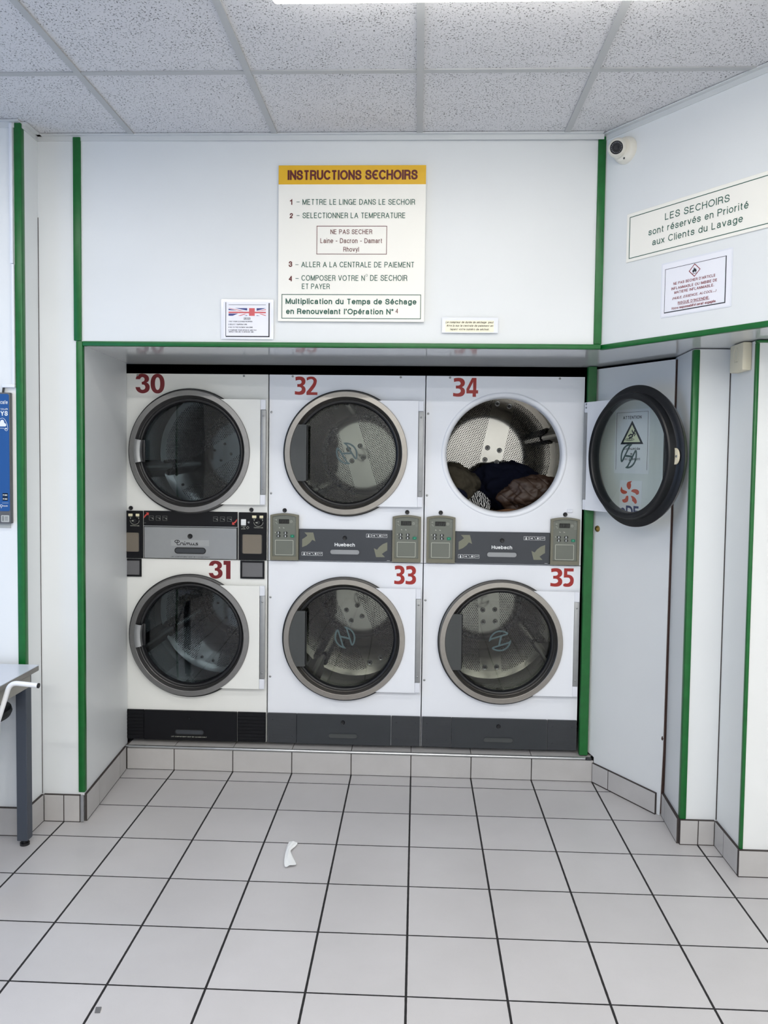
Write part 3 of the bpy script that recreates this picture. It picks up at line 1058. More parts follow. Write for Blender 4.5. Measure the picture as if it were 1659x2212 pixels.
def icon_boxes(mb, x, z, ws, h, y):
    for w_ in ws:
        mb.frame(x, x + w_, z, z + h, .0012, y - .0006, y)
        cx = x + w_ / 2
        if w_ > .035:
            mb.prism([(x + .006, z + h / 2), (x + .016, z + h * .72), (x + .016, z + h * .28)], y - .0006, y)
            mb.box(x + .003, x + .012, y - .0006, y, z + h / 2 - .0008, z + h / 2 + .0008)
            mb.stroke([(x + w_ * .45, z + h * .85), (x + w_ * .68, z + h * .15)], .0012, y - .0006, y)
            mb.disc(x + w_ * .83, z + h * .5, .004, y - .0006, y, 12, 1, 1.3)
        elif mb.flip:
            mb.stroke([(cx - .008, z + h * .3), (cx - .004, z + h * .7), (cx + .001, z + h * .4), (cx + .006, z + h * .75), (cx + .008, z + h * .5)], .0013, y - .0006, y)
        else:
            mb.disc(cx, z + h * .32, .0042, y - .0006, y, 12)
            mb.box(cx - .0022, cx + .0022, y - .0006, y, z + h * .35, z + h * .85)
        mb.flip = not mb.flip
        x += w_ + .0035


def huebsch_pod(root, x0, zt, lit):
    """control pod: x0 = left edge; .143 wide; arched top"""
    w_, zb = .143, .0035
    def arch(x0, x1, z0, z1, rise, n=12):
        p = [(x0, z0), (x1, z0)]
        for k in range(n + 1):
            t = k / n
            x = x1 + (x0 - x1) * t
            p.append((x, z1 + rise * (1 - (2 * t - 1) ** 2)))
        return p
    o = arch(0, w_, zb, .2315, .009)
    i = arch(.0115, w_ - .0125, .0235, .2235, .0085)
    p = cached('control_panel', 'pod', lambda: MB().ring(o, i, -.022, 0), 'pod', root, (x0, 0, 0))
    cached('control_face', 'pod', lambda: MB().prism(i, -.015, 0), 'pod_face', p)
    cx = .0715
    cached('display', 'pod', lambda: MB().box(cx - .0292, cx + .0231, -.0162, -.014, .188, .2106, .001), 'display', p)
    def digits():
        mb = MB()
        for k in range(4):
            x = cx - .021 + k * .0115
            mb.stroke([(x, .192), (x + .003, .2065)], .0014, -.0165, -.0160)
        return mb
    cached('display_digits', 'pod', digits, 'btn_dark', p)
    for bx, bz in ((-.030, .142), (.0058, .142), (-.030, .1258), (.0058, .1258)):
        b = cached('button', 'k', lambda: MB().disc(0, 0, .0102, -.0035, .001, 24, 1, .72), 'btn_dark', p, (cx + bx, -.015, bz))
        cached('button_symbol', 'k', lambda: MB().disc(-.001, -.0025, .0028, -.0040, -.0034, 12).box(-.0025, .0005, -.0040, -.0034, -.002, .0055), 'print_white', b)
    cached('start_button', 'k', lambda: MB().rrect(-.0103, .0103, -.0072, .0072, .0045, -.0035, .001, 5), 'btn_green', p, (cx + .040, -.015, .1258))
    cached('start_symbol', 'k', lambda: MB().prism([(-.004, 0), (0, .004), (.004, 0), (0, -.004)], -.0191, -.0184), M_lightgreen, p, (cx + .040, 0, .1258))
    cached('blank_plate', 'k', lambda: MB().ring(rr_pts(cx - .0478, cx + .0454, .0292, .1053, .004), rr_pts(cx - .0452, cx + .0428, .0318, .1027, .002), -.0158, -.0145), 'print_pale', p)
    def sym():
        mb = MB()
        y0, y1 = -.0158, -.0148
        mb.stroke([(cx - .049, .207), (cx - .041, .207)], .0014, y0, y1).stroke([(cx - .041, .211), (cx - .041, .203)], .0014, y0, y1)
        mb.stroke([(cx - .047, .194), (cx - .040, .193)], .0016, y0, y1).stroke([(cx - .041, .190), (cx - .037, .186)], .0016, y0, y1)
        mb.stroke([(cx + .034 + .0055 * cos(2 * pi * k / 16), .199 + .0055 * sin(2 * pi * k / 16)) for k in range(16)], .0013, y0, y1, True)
        mb.stroke([(cx + .034, .2025), (cx + .034, .199), (cx + .0365, .199)], .001, y0, y1)
        mb.prism([(cx - .028, .171), (cx - .021, .165), (cx - .028, .165)], y0, y1).prism([(cx - .008, .171), (cx + .001, .165), (cx - .006, .164)], y0, y1)
        mb.disc(cx - .0465, .1432, .0026, y0, y1, 12)
        for k in range(9):
            z = .182 + k * .005
            mb.box(.0145, cx - .052, y0 + .0008, y1, z, z + .0007)
            mb.box(cx + .043, w_ - .0155, y0 + .0008, y1, z, z + .0007)
        return mb
    cached('panel_symbols', 'k', sym, 'print_pale', p)
    return p


M_lightgreen = plain('light_green_print', (60, 165, 135), 0.5)
BIG = [(375, 447), (375, 365), (400, 350), (428, 328), (398, 296), (487, 295), (510, 385), (478, 370), (455, 400), (420, 428)]


def upper_huebsch(root):
    huebsch_pod(root, -.3795, 0, 1)
    huebsch_pod(root, .2365, 0, 1)
    dr = cached('lint_drawer', 'u', lambda: MB().box(-.2355, .2345, -.012, 0, .0035, .1625, .0015), 'slate', root)
    K, ox, oz = .000497, 815, 580
    c = (807.5, 415)
    cached('arrow_print', 'u', lambda: MB().prism([((u - ox) * K, .004 + (oz - v) * K) for u, v in BIG], -.0126, -.0118), 'arrow', dr)
    cached('arrow_print', 'd', lambda: MB().prism([((2 * c[0] - u - ox) * K, .004 + (oz - (2 * c[1] - v)) * K) for u, v in BIG], -.0126, -.0118), 'arrow', dr)
    def icon(u, v, k):
        mb = MB()
        mb.flip = k == 2
        icon_boxes(mb, (u - ox) * K + (0, .0275, .0815)[k], .004 + (oz - v) * K, ((.024, .0505, .024)[k],), .018, -.012)
        return mb
    for k in range(3):
        cached('symbol_print', 'l%d' % k, lambda: icon(372, 530, k), 'print_white', dr)
        cached('symbol_print', 'r%d' % k, lambda: icon(1026, 337, k), 'print_white', dr)
    cached('part_mark', 'u', lambda: MB().box((1238 - ox) * K, (1268 - ox) * K, -.0126, -.012, .0085, .0098), 'print_white', dr)
    k = ('maker', 'H')
    if k not in cache:
        o = lettering('maker_lettering', [('Huebsch', (706 - ox) * K, (912 - ox) * K, .004 + (oz - 432) * K, .0172)], 'print_white', dr, y=-.0127, bold=.22, gap=.07)
        cache[k] = o.data
    else:
        link('maker_lettering', cache[k], None, dr)
    cached('drawer_lock', 'u', lock_mb, 'black', dr, (-.0025, -.012, .004 + (oz - 345) * K))
    slot_handle(dr, (655 - ox) * K, (965 - ox) * K, .004 + (oz - 520) * K, .004 + (oz - 458) * K, -.012, 'silver_panel', 'slate')


def upper_primus(root):
    K, ox, oz = .0004576, 733, 660
    X = lambda u: (u - ox) * K
    Z = lambda v: (oz - v) * K
    band = cached('control_band', 'p', lambda: MB().box(X(205), X(1255), -.010, 0, Z(300), Z(130), .001), 'navy_black', root)
    pl = [(208, 217), (210, 195), (228, 170), (243, 165), (234, 150), (265, 150), (262, 182), (252, 174), (235, 185)]
    c = (731, 211)
    obj('arrow_print', MB().prism([(X(u), Z(v)) for u, v in pl], -.0107, -.0098), 'red_print', band)
    obj('arrow_print', MB().prism([(X(2 * c[0] - u), Z(2 * c[1] - v)) for u, v in pl], -.0107, -.0098), 'red_print', band)
    for u in (268, 345, 420, 988, 1065, 1143):
        mb = MB().frame(X(u), X(u + 50), Z(236), Z(185), .0008, -.0106, -.0098)
        mb.prism([(X(u + 22), Z(205)), (X(u + 45), Z(208)), (X(u + 46), Z(226)), (X(u + 34), Z(214))], -.0107, -.0098)
        mb.box(X(u + 8), X(u + 20), -.0107, -.0098, Z(203), Z(200))
        obj('symbol_print', mb, 'print_dim', band)
    obj('part_mark', MB().box(X(207), X(232), -.0107, -.0098, Z(268), Z(266)), 'print_dim', band)
    cached('band_edge', 'p', lambda: MB().box(X(205), X(1255), -.012, 0, Z(303), Z(294), .001), 'alu', band)
    cached('lint_surround', 'p', lambda: MB().box(X(203), X(1258), -.006, 0, .0005, Z(301)), 'navy_black', root)
    dr = cached('lint_drawer', 'p', lambda: MB().box(X(214), X(1248), -.013, 0, Z(656), Z(309), .0015), 'silver_panel', root)
    cached('drawer_lock', 'p', lambda: lock_mb(.0125), 'black', dr, (X(731), -.013, Z(406)))
    cached('name_plate', 'p', lambda: MB().box(X(516), X(944), -.0142, -.012, Z(514), Z(446)), 'plate_grey', dr)
    def script():
        mb = MB()
        y0, y1, w_ = -.0150, -.0141, .0032
        S = lambda pts: [(X(u), Z(v)) for u, v in pts]
        mb.stroke(S([(585, 478), (570, 478), (560, 470), (562, 458), (578, 452), (600, 453), (612, 463), (606, 474), (590, 479), (585, 478)]), w_, y0, y1)
        mb.stroke(S([(590, 456), (583, 490), (590, 503), (608, 503), (622, 500)]), w_, y0, y1)
        mb.stroke(S([(622, 503), (625, 482), (640, 480)]), w_, y0, y1)
        mb.stroke(S([(640, 480), (652, 482), (652, 500), (664, 503)]), w_, y0, y1)
        mb.stroke(S([(668, 480), (666, 498), (674, 503), (684, 500)]), w_, y0, y1)
        mb.disc(X(671), Z(468), .0022, y0, y1, 10)
        mb.stroke(S([(684, 503), (688, 481), (706, 480), (704, 503)]), w_, y0, y1)
        mb.stroke(S([(706, 482), (724, 480), (726, 498), (734, 503), (742, 500)]), w_, y0, y1)
        mb.stroke(S([(748, 480), (744, 496), (752, 503), (768, 500), (774, 480)]), w_, y0, y1)
        mb.stroke(S([(773, 482), (771, 497), (780, 503)]), w_, y0, y1)
        mb.stroke(S([(820, 482), (800, 480), (797, 489), (816, 493), (816, 502), (792, 503), (780, 503)]), w_, y0, y1)
        return mb
    cached('maker_lettering', 'p', script, 'black', dr)
    k = ('lint', 'p')
    if k not in cache:
        cache[k] = lettering('notice_lettering', [('LINT COMPARTMENT MUST BE CLEANED DAILY', X(516), X(948), Z(642), .0056)], 'ink', dr, y=-.0135, bold=.16).data
    else:
        link('notice_lettering', cache[k], None, dr)
    slot_handle(dr, X(557), X(907), Z(601), Z(531), -.013, 'slate', 'black')
    # coin boxes left and right
    for sg in (-1, 1):
        def panel():
            mb = MB()
            xa, xb = sorted((sg * .2465, sg * .388))
            mb.box(xa, xb, -.012, 0, .0005, .2415, .0015)
            return mb
        p = cached('control_panel', sg, panel, 'navy_black', root)
        xo = 0 if sg > 0 else -(1495 - 110) * K      # left panel repeats the right one, shifted
        W = lambda u: X(u) + xo
        if sg > 0:
            win = (1316, 1530)
        else:
            win = (1316, 1540)
        if sg < 0:
            win = (1372, 1540)
        w0 = obj('coin_window', MB().ring(rr_pts(W(win[0]) - .004, W(win[1]) + .004, Z(592), Z(371), .009), rr_pts(W(win[0]), W(win[1]), Z(588), Z(375), .007), -.015, -.010), 'black', p)
        obj('window_glass', MB().rrect(W(win[0]), W(win[1]), Z(588), Z(375), .007, -.0128, -.011), 'display_brown', w0)
        obj('dial', MB().lathe([(.0005, -.008), (.011, -.008), (.0135, -.005), (.0145, .0)], 28, W(1492), Z(243), cap0=True), 'black', p, (0, -.012, 0))
        def marks():
            mb = MB()
            arc = [(W(1492) + .0235 * cos(rad(a)), Z(238) + .0215 * sin(rad(a))) for a in range(180, 361, 15)]
            mb.stroke(arc, .0014, -.0127, -.0118)
            mb.rrect(W(1464), W(1488), Z(247), Z(239), .0015, -.0215, -.0199)
            for u in (1445, 1537):
                mb.disc(W(u), Z(218), .0022, -.0127, -.0118, 10)
                mb.box(W(u) - .001, W(u) + .001, -.0127, -.0118, Z(215), Z(207))
            return mb
        obj('dial_scale', marks(), 'print_pale', p)
        lettering('dial_lettering', [('TEMPERATURE', W(1440), W(1545), Z(304), .0048), ('HIGH', W(1430), W(1462), Z(204), .0036), ('LOW', W(1512), W(1542), Z(204), .0036)], 'print_pale', p, y=-.0125, bold=.15)
        for a, b in ((1422, 1469), (1505, 1545)):
            obj('indicator_lamp', MB().box(W(a), W(b), -.0155, -.011, Z(193), Z(165), .001), 'cream_tab', p)
        if sg > 0:
            obj('start_button', MB().box(X(1299), X(1355), -.0175, -.011, Z(275), Z(207), .002, 2), 'print_white', p)
            obj('coin_return_knob', lock_mb(.0065), 'screw', p, (X(1387), -.012, Z(240)))
            lettering('start_lettering', [('PUSH', X(1303), X(1350), Z(292), .0046), ('TO', X(1318), X(1338), Z(306), .0046), ('START', X(1303), X(1352), Z(320), .0046)], 'print_pale', p, y=-.0125, bold=.15)
            obj('start_symbol', MB().stroke([(X(1358), Z(300)), (X(1373), Z(285)), (X(1388), Z(300)), (X(1373), Z(315))], .0011, -.0127, -.0118, True), 'print_pale', p)


def kick(root, primus):
    mat = 'navy_black' if primus else 'kick_grey'
    side = 'navy_black' if primus else 'kick_grey'
    H_ = .154
    for sg in (-1, 1):
        xa, xb = sorted((sg * (.241 if sg < 0 else .2435), sg * .389))
        def vent():
            mb = MB().box(xa, xb, -.010, 0, .001, H_, .0012)
            n = 8
            for k in range(n):
                z = .008 + k * .0178
                if primus:
                    mb.box(xa + .002, xb - .002, -.0125, -.009, z, z + .0145, .002, 1)
            if not primus:
                for k in range(24):
                    z = .005 + k * .006
                    mb.box(xa + .001, xb - .001, -.0105, -.0095, z, z + .003)
            return mb
        p = cached('vent_panel' if primus else 'side_panel', ('k', sg, primus), vent, side, root)
        if not primus:
            for x in (xa + .024, xb - .024):
                for z in (.035, .119):
                    cached('screw', 'k', lambda: screw_mb(.004), 'kick_grey', p, (x, -.010, z))
    dr = cached('lint_drawer', ('k', primus), lambda: MB().box(-.2395, .2405, -.014, 0, .001, H_, .0015), 'navy_black' if primus else 'slate_dark', root)
    cached('drawer_lock', ('k', primus), lambda: lock_mb(.004 if primus else .0105), 'black', dr, (-.003, -.014, .116))
    slot_handle(dr, -.079, .073, .031, .060, -.014, 'slate' if primus else 'handle_grey', 'black' if primus else 'slate_dark')
    if primus:
        lettering('notice_lettering', [('LINT COMPARTMENT MUST BE CLEANED DAILY', -.098, .086, .018, .0055)], 'print_pale', dr, y=-.0146, bold=.15)


M['slate_dark'] = plain('slate_charcoal_panel', (44, 48, 52), 0.45, var=0.04, vscale=15)
M['display_brown'] = plain('smoked_window', (120, 112, 100), 0.15)
M['grey_plate'] = plain('mid_grey_plate', (104, 104, 106), 0.5)

# house numbers: outlines traced as runs of curve points (each run smooth, runs meet in corners)
NUM = {
    'h3': [[(230, 350), (260, 240), (340, 150), (450, 115), (530, 112), (640, 130), (740, 190), (790, 270), (800, 350), (780, 420), (740, 465), (690, 490)],
           [(690, 490), (760, 530), (815, 610), (828, 690), (815, 780), (760, 870), (660, 930), (540, 955), (420, 935), (320, 880), (250, 790), (220, 690)],
           [(415, 690), (430, 750), (470, 795), (525, 805), (580, 790), (625, 750), (640, 690), (625, 630), (585, 590), (540, 578), (490, 575)],
           [(485, 465), (530, 455), (580, 430), (605, 385), (608, 340), (595, 300), (560, 270), (515, 258), (465, 275), (430, 320), (420, 350)]],
    'h1': [[(858, 130), (1185, 130)], [(1185, 945), (978, 945)], [(978, 310), (858, 310)]],
    '3': [[(320, 300), (400, 275), (520, 265), (640, 280), (740, 340), (795, 440), (805, 530), (785, 620), (740, 680), (680, 722)],
          [(680, 722), (760, 780), (805, 860), (815, 950), (800, 1040), (740, 1130), (650, 1180), (540, 1195), (420, 1190), (295, 1170)],
          [(300, 1005), (380, 1025), (480, 1035), (560, 1015), (620, 960), (630, 900), (610, 840), (560, 805), (500, 795), (415, 795)],
          [(415, 650), (500, 650), (570, 630), (610, 585), (620, 540), (600, 480), (560, 445), (500, 440), (420, 450), (330, 475)]],
    '2': [[(870, 290), (960, 245), (1070, 230), (1180, 245), (1270, 310), (1315, 400), (1310, 510), (1270, 640), (1200, 760), (1120, 870), (1060, 950)],
          [(1350, 955), (1350, 1078)], [(870, 1078), (870, 940)],
          [(870, 940), (980, 800), (1080, 660), (1150, 550), (1175, 460), (1165, 400), (1120, 355), (1050, 345), (970, 370), (885, 415)]],
    '4': [[(1120, 215), (1325, 215)], [(1325, 745), (1410, 745)], [(1410, 885), (1315, 885)], [(1315, 1030), (1160, 1030)], [(1160, 885), (875, 885)], [(870, 700), (872, 698)]],
    '5': [[(895, 270), (1315, 270)], [(1315, 405), (1035, 405)], [(1035, 545), (1130, 555), (1230, 595), (1310, 690), (1330, 800), (1310, 930), (1240, 1030), (1130, 1080), (1010, 1085), (930, 1075), (870, 1050)],
          [(870, 975), (950, 930)], [(950, 930), (1020, 940), (1090, 925), (1150, 870), (1170, 800), (1155, 730), (1110, 685), (1040, 675), (960, 675), (885, 680)]],
}


def digit(mb, ch, x0, w_, zb, h, heavy, y):
    y1 = y + .0006
    if ch == '0':
        def loop(rx, rz):
            p = []
            for k in range(48):
                c, s_ = cos(2 * pi * k / 48), sin(2 * pi * k / 48)
                p.append((x0 + w_ * (.5 + rx * math.copysign(abs(c) ** .9, c)), zb + h * (.5 + rz * math.copysign(abs(s_) ** .9, s_))))
            return p
        return mb.ring(loop(.5, .5), loop(.185, .32), y, y1)
    runs = NUM[('h' if heavy else '') + ch] if ('h' if heavy else '') + ch in NUM else NUM[ch]
    pts = []
    for r in runs:
        pts += spl(r, 4) if len(r) > 2 else r
    us = [p[0] for p in pts]
    vs = [p[1] for p in pts]
    T = lambda p: (x0 + (p[0] - min(us)) / (max(us) - min(us)) * w_, zb + (max(vs) - p[1]) / (max(vs) - min(vs)) * h)
    if ch == '4':
        hole = [T((1172, 395)), T((1180, 742)), T((995, 742))]
        mb.prism([T(p) for p in [(1172, 215), (1325, 215), (1325, 745), (1410, 745), (1410, 885), (1315, 885), (1315, 1030), (1160, 1030), (1160, 885), (875, 885), (871, 742), (1180, 742)]], y, y1)
        mb.prism([T(p) for p in [(1120, 215), (1172.5, 215), (1172.5, 392), (993, 742.5), (871, 742.5), (870, 700)]], y, y1)
        return mb
    return mb.prism([T(p) for p in pts], y, y1)


numbers = {
    30: (-.285, -.136, .8365, .099, 'num_crimson', .0215), 32: (-.263, -.149, .836, .0915, 'num_red', .0125), 34: (-.258, -.134, .834, .0935, 'num_red', .0165),
    31: (.091, .203, .837, .0925, 'num_crimson', .0205), 33: (.248, .358, .826, .095, 'num_red', .0155), 35: (.243, .359, .829, .093, 'num_red', .0155)}


def build_dryer(num, cx, upper, primus, label, band, lift, emblem=0.0, ang=0.0):
    root = thing('tumble_dryer', label, 'dryer', (cx, FY, UZ if upper else LZ), 0, 'stacked tumble dryers in the recess')
    paint = 'primus_white' if primus else 'dryer_white'
    H = UH if upper else LH
    cached('cabinet', (H, primus), lambda: cabinet_mb(H, 0), paint, root)
    drum(root, rad(band), lift, not primus)
    build_door(root, primus, rad(emblem), ang)
    if upper:
        for x in (-.274, .268):
            cached('screw', 'b', screw_mb, 'screw', root, (x, 0, .928))
        for x in (-.31, .309):
            cached('lock_cap', 'b', lambda: lock_mb(.0108), 'black', root, (x, 0, .2545))
        (upper_primus if primus else upper_huebsch)(root)
    else:
        kick(root, primus)
        if primus:
            for sg in (-1, 1):
                xa, xb = sorted((sg * .255, sg * .3775))
                p = obj('coin_slot_cover', MB().frame(xa, xb, .8415, .9325, .0085, -.008, 0), 'navy_black', root)
                obj('cover_plate', MB().box(xa + .008, xb - .008, -.004, 0, .8495, .9245), 'grey_plate', p)
    if not primus:
        for z in (.748, .34):
            cached('screw', 'b', screw_mb, 'screw', root, (-.380, 0, z))
    if ang:
        cached('door_catch', 0, lambda: MB().box(.318, .344, -.006, 0, .265, .281, .001).disc(.327, .273, .005, -.009, -.005, 12), 'conduit', root)
    x0, x1, zb, cap, mat, wd = numbers[num]
    W_ = x1 - x0
    cut = {30: (.49, .52), 31: (.635, .68), 32: (.475, .515), 33: (.475, .52), 34: (.475, .53), 35: (.51, .555)}[num]
    for k, (ch, xa, xw) in enumerate(((str(num)[0], x0, W_ * cut[0]), (str(num)[1], x0 + W_ * cut[1], W_ * (1 - cut[1])))):
        mb = MB()
        digit(mb, ch, xa, xw, zb, cap, primus, -.0007)
        obj('numeral', mb, mat, root, smooth=0)['label'] = 'red figure %s of the number %d' % (ch, num)
    return root


D30 = build_dryer(30, -1.1335, True, True, 'white upper dryer marked 30 with silver lint drawer and black control strip', 57.5, 75)
D31 = build_dryer(31, -1.1335, False, True, 'white lower dryer marked 31 standing on a black ribbed plinth', 16.6, 200)
D32 = build_dryer(32, -.345, True, False, 'white upper dryer marked 32, door closed, in the middle column', -17, -138, 15)
D33 = build_dryer(33, -.345, False, False, 'white lower dryer marked 33 in the middle column', -24.5, -125.5, 0)
D34 = build_dryer(34, .442, True, False, 'white upper dryer marked 34 with its round door swung open', 11.6, 20, 18, rad(113.5))
D35 = build_dryer(35, .442, False, False, 'white lower dryer marked 35 beside the green strip', -3, -29, 91)


# =================================================================== LAUNDRY inside dryer 34
HEAP = []


def garment(name, label, mat, c, r, seed, rot=0.0, amp=.35, fold=9.0, sub=5):
    """lumpy folded cloth resting in the drum"""
    bm = bmesh.new()
    bmesh.ops.create_icosphere(bm, subdivisions=sub, radius=1.0)
    ox = Vector((seed * 3.17, seed * 1.31, seed * 2.41))
    cr, sr = cos(rot), sin(rot)
    for v in bm.verts:
        p = v.co.copy()
        q = Vector((p.x * 1.0, p.y * 1.6, p.z * 1.0))
        w1 = noise.noise(q * 1.3 + ox)
        q2 = q + Vector((w1, noise.noise(q * 1.7 + ox * 2), w1 * .5)) * .6
        ridge = 1 - abs(noise.noise(q2 * 2.2 + ox)) * 2
        fine = 1 - abs(noise.noise(Vector((q2.x * fold * .6, q2.y * 2, q2.z * fold * .35)) + ox)) * 2
        k = 1 + amp * (w1 * .9 + ridge * .28 + fine * .10)
        p = p * k
        x, y, z = p.x * r[0], p.y * r[1], p.z * r[2]
        x, z = x * cr - z * sr, x * sr + z * cr
        v.co = Vector((c[0] + x, c[1] + y, c[2] + z))
        # keep inside the drum (axis x=0, z=0 in drum coordinates)
        d = math.hypot(v.co.x, v.co.z)
        ang = math.degrees(math.atan2(v.co.z, v.co.x)) % 360
        lim = .350 - .066 * max(0.0, min(1.0, (17 - abs(ang - 260)) / 8))      # stay above the lifter rib
        if d > lim:
            v.co.x *= lim / d
            v.co.z *= lim / d
        v.co.y = max(.075, min(.60, v.co.y))
        # pieces already lying in front press this one back
        cc = Vector(c)
        dv = v.co - cc
        ln = dv.length
        for tree in HEAP:
            hit = tree.ray_cast(cc, dv / ln, ln + .014)
            if hit[0] is not None and hit[3] - .014 < (v.co - cc).length:
                v.co = cc + dv / ln * max(.004, hit[3] - .014)
    me = bpy.data.meshes.new(name)
    bm.to_mesh(me)
    bm.free()
    me.shade_smooth()
    o = link(name, me, mat, None, (.442, FY, UZ + ZC))
    HEAP.append(BVHTree.FromPolygons([v.co.copy() for v in me.vertices], [tuple(p.vertices) for p in me.polygons]))
    return tag(o, label, 'laundry', 'laundry in the open dryer')





garment('scarf', 'black and white patterned cloth below the olive garment', 'fabric_stripe', (-.115, .088, -.255), (.052, .012, .062), 11, rad(-25), .3)
garment('trousers', 'deep blue trousers beneath the olive garment at lower left', 'fabric_navy', (-.232, .088, -.225), (.055, .012, .05), 19, rad(-42), .3)
garment('jacket', 'brown quilted jacket bunched at the right of the open drum', 'fabric_quilt', (.150, .145, -.195), (.130, .062, .078), 5, rad(14), .42)
garment('shirt', 'olive grey garment slumped at the left of the open drum', 'fabric_olive', (-.215, .205, -.150), (.115, .10, .078), 3, rad(-46), .42)
garment('jeans', 'blue cloth showing between the navy garment and brown jacket', 'fabric_blue', (.012, .155, -.232), (.035, .035, .028), 13, 0, .4)
garment('towel', 'tan cloth lying at the bottom front of the open drum', 'fabric_tan', (.05, .10, -.300), (.13, .02, .024), 17, rad(3), .3)
garment('sweater', 'dark navy garment heaped in the middle of the open drum', 'fabric_navy', (.045, .385, -.185), (.18, .105, .135), 7, 0, .40)


# =================================================================== SIGNS
def sign_root(name, label, cat, loc, rz, mb, mat):
    o = obj(name, mb, mat, None, loc, (0, 0, rz))
    return tag(o, label, cat)


# big instruction board
s = sign_root('instruction_sign', 'large cream board headed INSTRUCTIONS SECHOIRS on a yellow band', 'sign', (-.582, -.4705, 2.17), 0,
              MB().box(0, .613, -.006, 0, 0, .6415, .0012), 'board')
obj('header_band', MB().box(.0005, .6125, -.0066, -.0055, .5635, .641), 'yellow', s)
yb = -.0068
lettering('title_lettering', [("INSTRUCTIONS", .0380, .346, .5815, .040), ("S\u0404CHOIRS", .361, .5780, .5822, .040)], 'maroon', s, y=yb - .0004, bold=.20, gap=.10)
num_items = [('1', 0.0470, 0.0590, 0.4800, 0.0220), ('2', 0.0480, 0.0620, 0.4250, 0.0210), ('3', 0.0450, 0.0600, 0.2250, 0.0230), ('4', 0.0450, 0.0610, 0.1655, 0.0220)]
lettering('number_lettering', num_items, 'maroon', s, y=yb, bold=.20)
lettering('lettering', [
    ('METTRE LE LINGE DANS LE SECHOIR', 0.1010, 0.5690, 0.4800, 0.0230),
    ('SELECTIONNER LA TEMPERATURE', 0.1020, 0.5300, 0.4250, 0.0230),
    ('ALLER A LA CENTRALE DE PAIEMENT', 0.0980, 0.5690, 0.2235, 0.0230),
    ('COMPOSER VOTRE N', 0.0990, 0.3640, 0.1680, 0.0230), ('O', 0.3670, 0.3760, 0.1860, 0.0100),
    ('DE SECHOIR', 0.3860, 0.5410, 0.1685, 0.0240), ('ET PAYER', 0.1010, 0.2180, 0.1340, 0.0220)], 'dkgreen', s, y=yb)
dash = MB()
for x0, x1, z in ((.076, .089, .491), (.077, .089, .435), (.073, .086, .233), (.074, .087, .1765)):
    dash.box(x0, x1, yb, -.006, z, z + .002)
obj('dash', dash, 'dkgreen', s)
lettering('warning_lettering', [('NE PAS SECHER', 0.2190, 0.3930, 0.3600, 0.0195), ('Laine – Dacron – Damart', 0.1770, 0.4350, 0.3230, 0.0200), ('Rhovyl', 0.2730, 0.3380, 0.2880, 0.0195)], 'maroon', s, y=yb)
obj('warning_frame', MB().frame(.161, .454, .277, .394, .0022, yb, -.006), 'maroon', s)
lettering('bold_lettering', [('Multiplication du Temps de Séchage', 0.0330, 0.5800, 0.0715, 0.0230), ('en Renouvelant l’Opération N°', 0.0350, 0.4850, 0.0300, 0.0230)], 'dkgreen', s, y=yb, bold=.185, gap=.12)
lettering('number_lettering', [('4', .493, .505, .035, .019)], 'maroon', s, y=yb)
obj('green_frame', MB().frame(.016, .599, .0115, .1125, .0026, yb, -.006), 'dkgreen', s)

# English sheet with flag
s = sign_root('instruction_sheet', 'laminated English DRYER instructions sheet with a union flag strip', 'notice', (-.823, -.4705, 2.104), 0,
              MB().rrect(.0, .222, -.009, .157, .004, -.0012, 0), 'sleeve')
obj('paper', MB().box(.012, .213, -.0018, -.001, -.005, .147), 'sheet', s)
yb = -.0024
obj('frame', MB().box(.0195, .0217, yb, -.0015, .003, .145).box(.2015, .2062, yb, -.0015, .0, .142).box(.0205, .2062, yb, -.0015, 0, .0045), 'ink', s)
obj('line', MB().box(.032, .190, yb, -.0015, .1335, .1348), 'ink', s)
fx0, fx1, fz0, fz1 = .032, .190, .0885, .1205
fl = MB()
fc0, fc1 = .119, .143
zm = (fz0 + fz1) / 2 - .002
fl.prism([(fx0, fz1 - .003), (fx0, zm + .0095), (fx0 + .035, zm + .0075)], yb, -.0015)
fl.prism([(fx0 + .028, fz1), (fc0 - .008, fz1), (fc0 - .008, fz1 - .010)], yb, -.0015)
fl.prism([(fx0, fz0), (fx0 + .018, fz0), (fx0 + .04, zm - .005), (fx0, zm - .005)], yb, -.0015)
fl.prism([(fc0 - .02, fz0), (fc0 - .008, fz0), (fc0 - .008, fz0 + .003)], yb, -.0015)
obj('flag_blue', fl, 'flag_blue', s)
fl = MB().prism([(fc1 + .008, fz1), (fx1, fz1), (fc1 + .008, fz1 - .011)], yb, -.0015)
fl.prism([(fc1 + .008, fz0), (fc1 + .022, fz0), (fc1 + .008, fz0 + .003)], yb, -.0015)
obj('flag_blue', fl, 'flag_blue', s)
fl = MB().box(fc0, fc1, yb, -.0015, fz0, fz1).box(fx0, fc0, yb, -.0015, zm - .003, zm + .003).box(fc1, fx1, yb, -.0015, zm - .003, zm + .003)
fl.prism([(fx0, fz1 - .0005), (fx0 + .004, fz1), (fc0 - .024, zm + .0062), (fc0 - .036, zm + .0062)], yb, -.0015)
fl.prism([(fx1, fz1 - .005), (fx1, fz1 - .008), (fc1 + .016, zm + .006), (fc1 + .010, zm + .006)], yb, -.0015)
fl.prism([(fx0 + .04, fz0), (fx0 + .05, fz0), (fc0 - .010, zm - .006), (fc0 - .02, zm - .006)], yb, -.0015)
fl.prism([(fc1 + .018, zm - .006), (fx1, fz0), (fx1, fz0 + .003), (fc1 + .028, zm - .006)], yb, -.0015)
obj('flag_red', fl, 'flag_red', s)
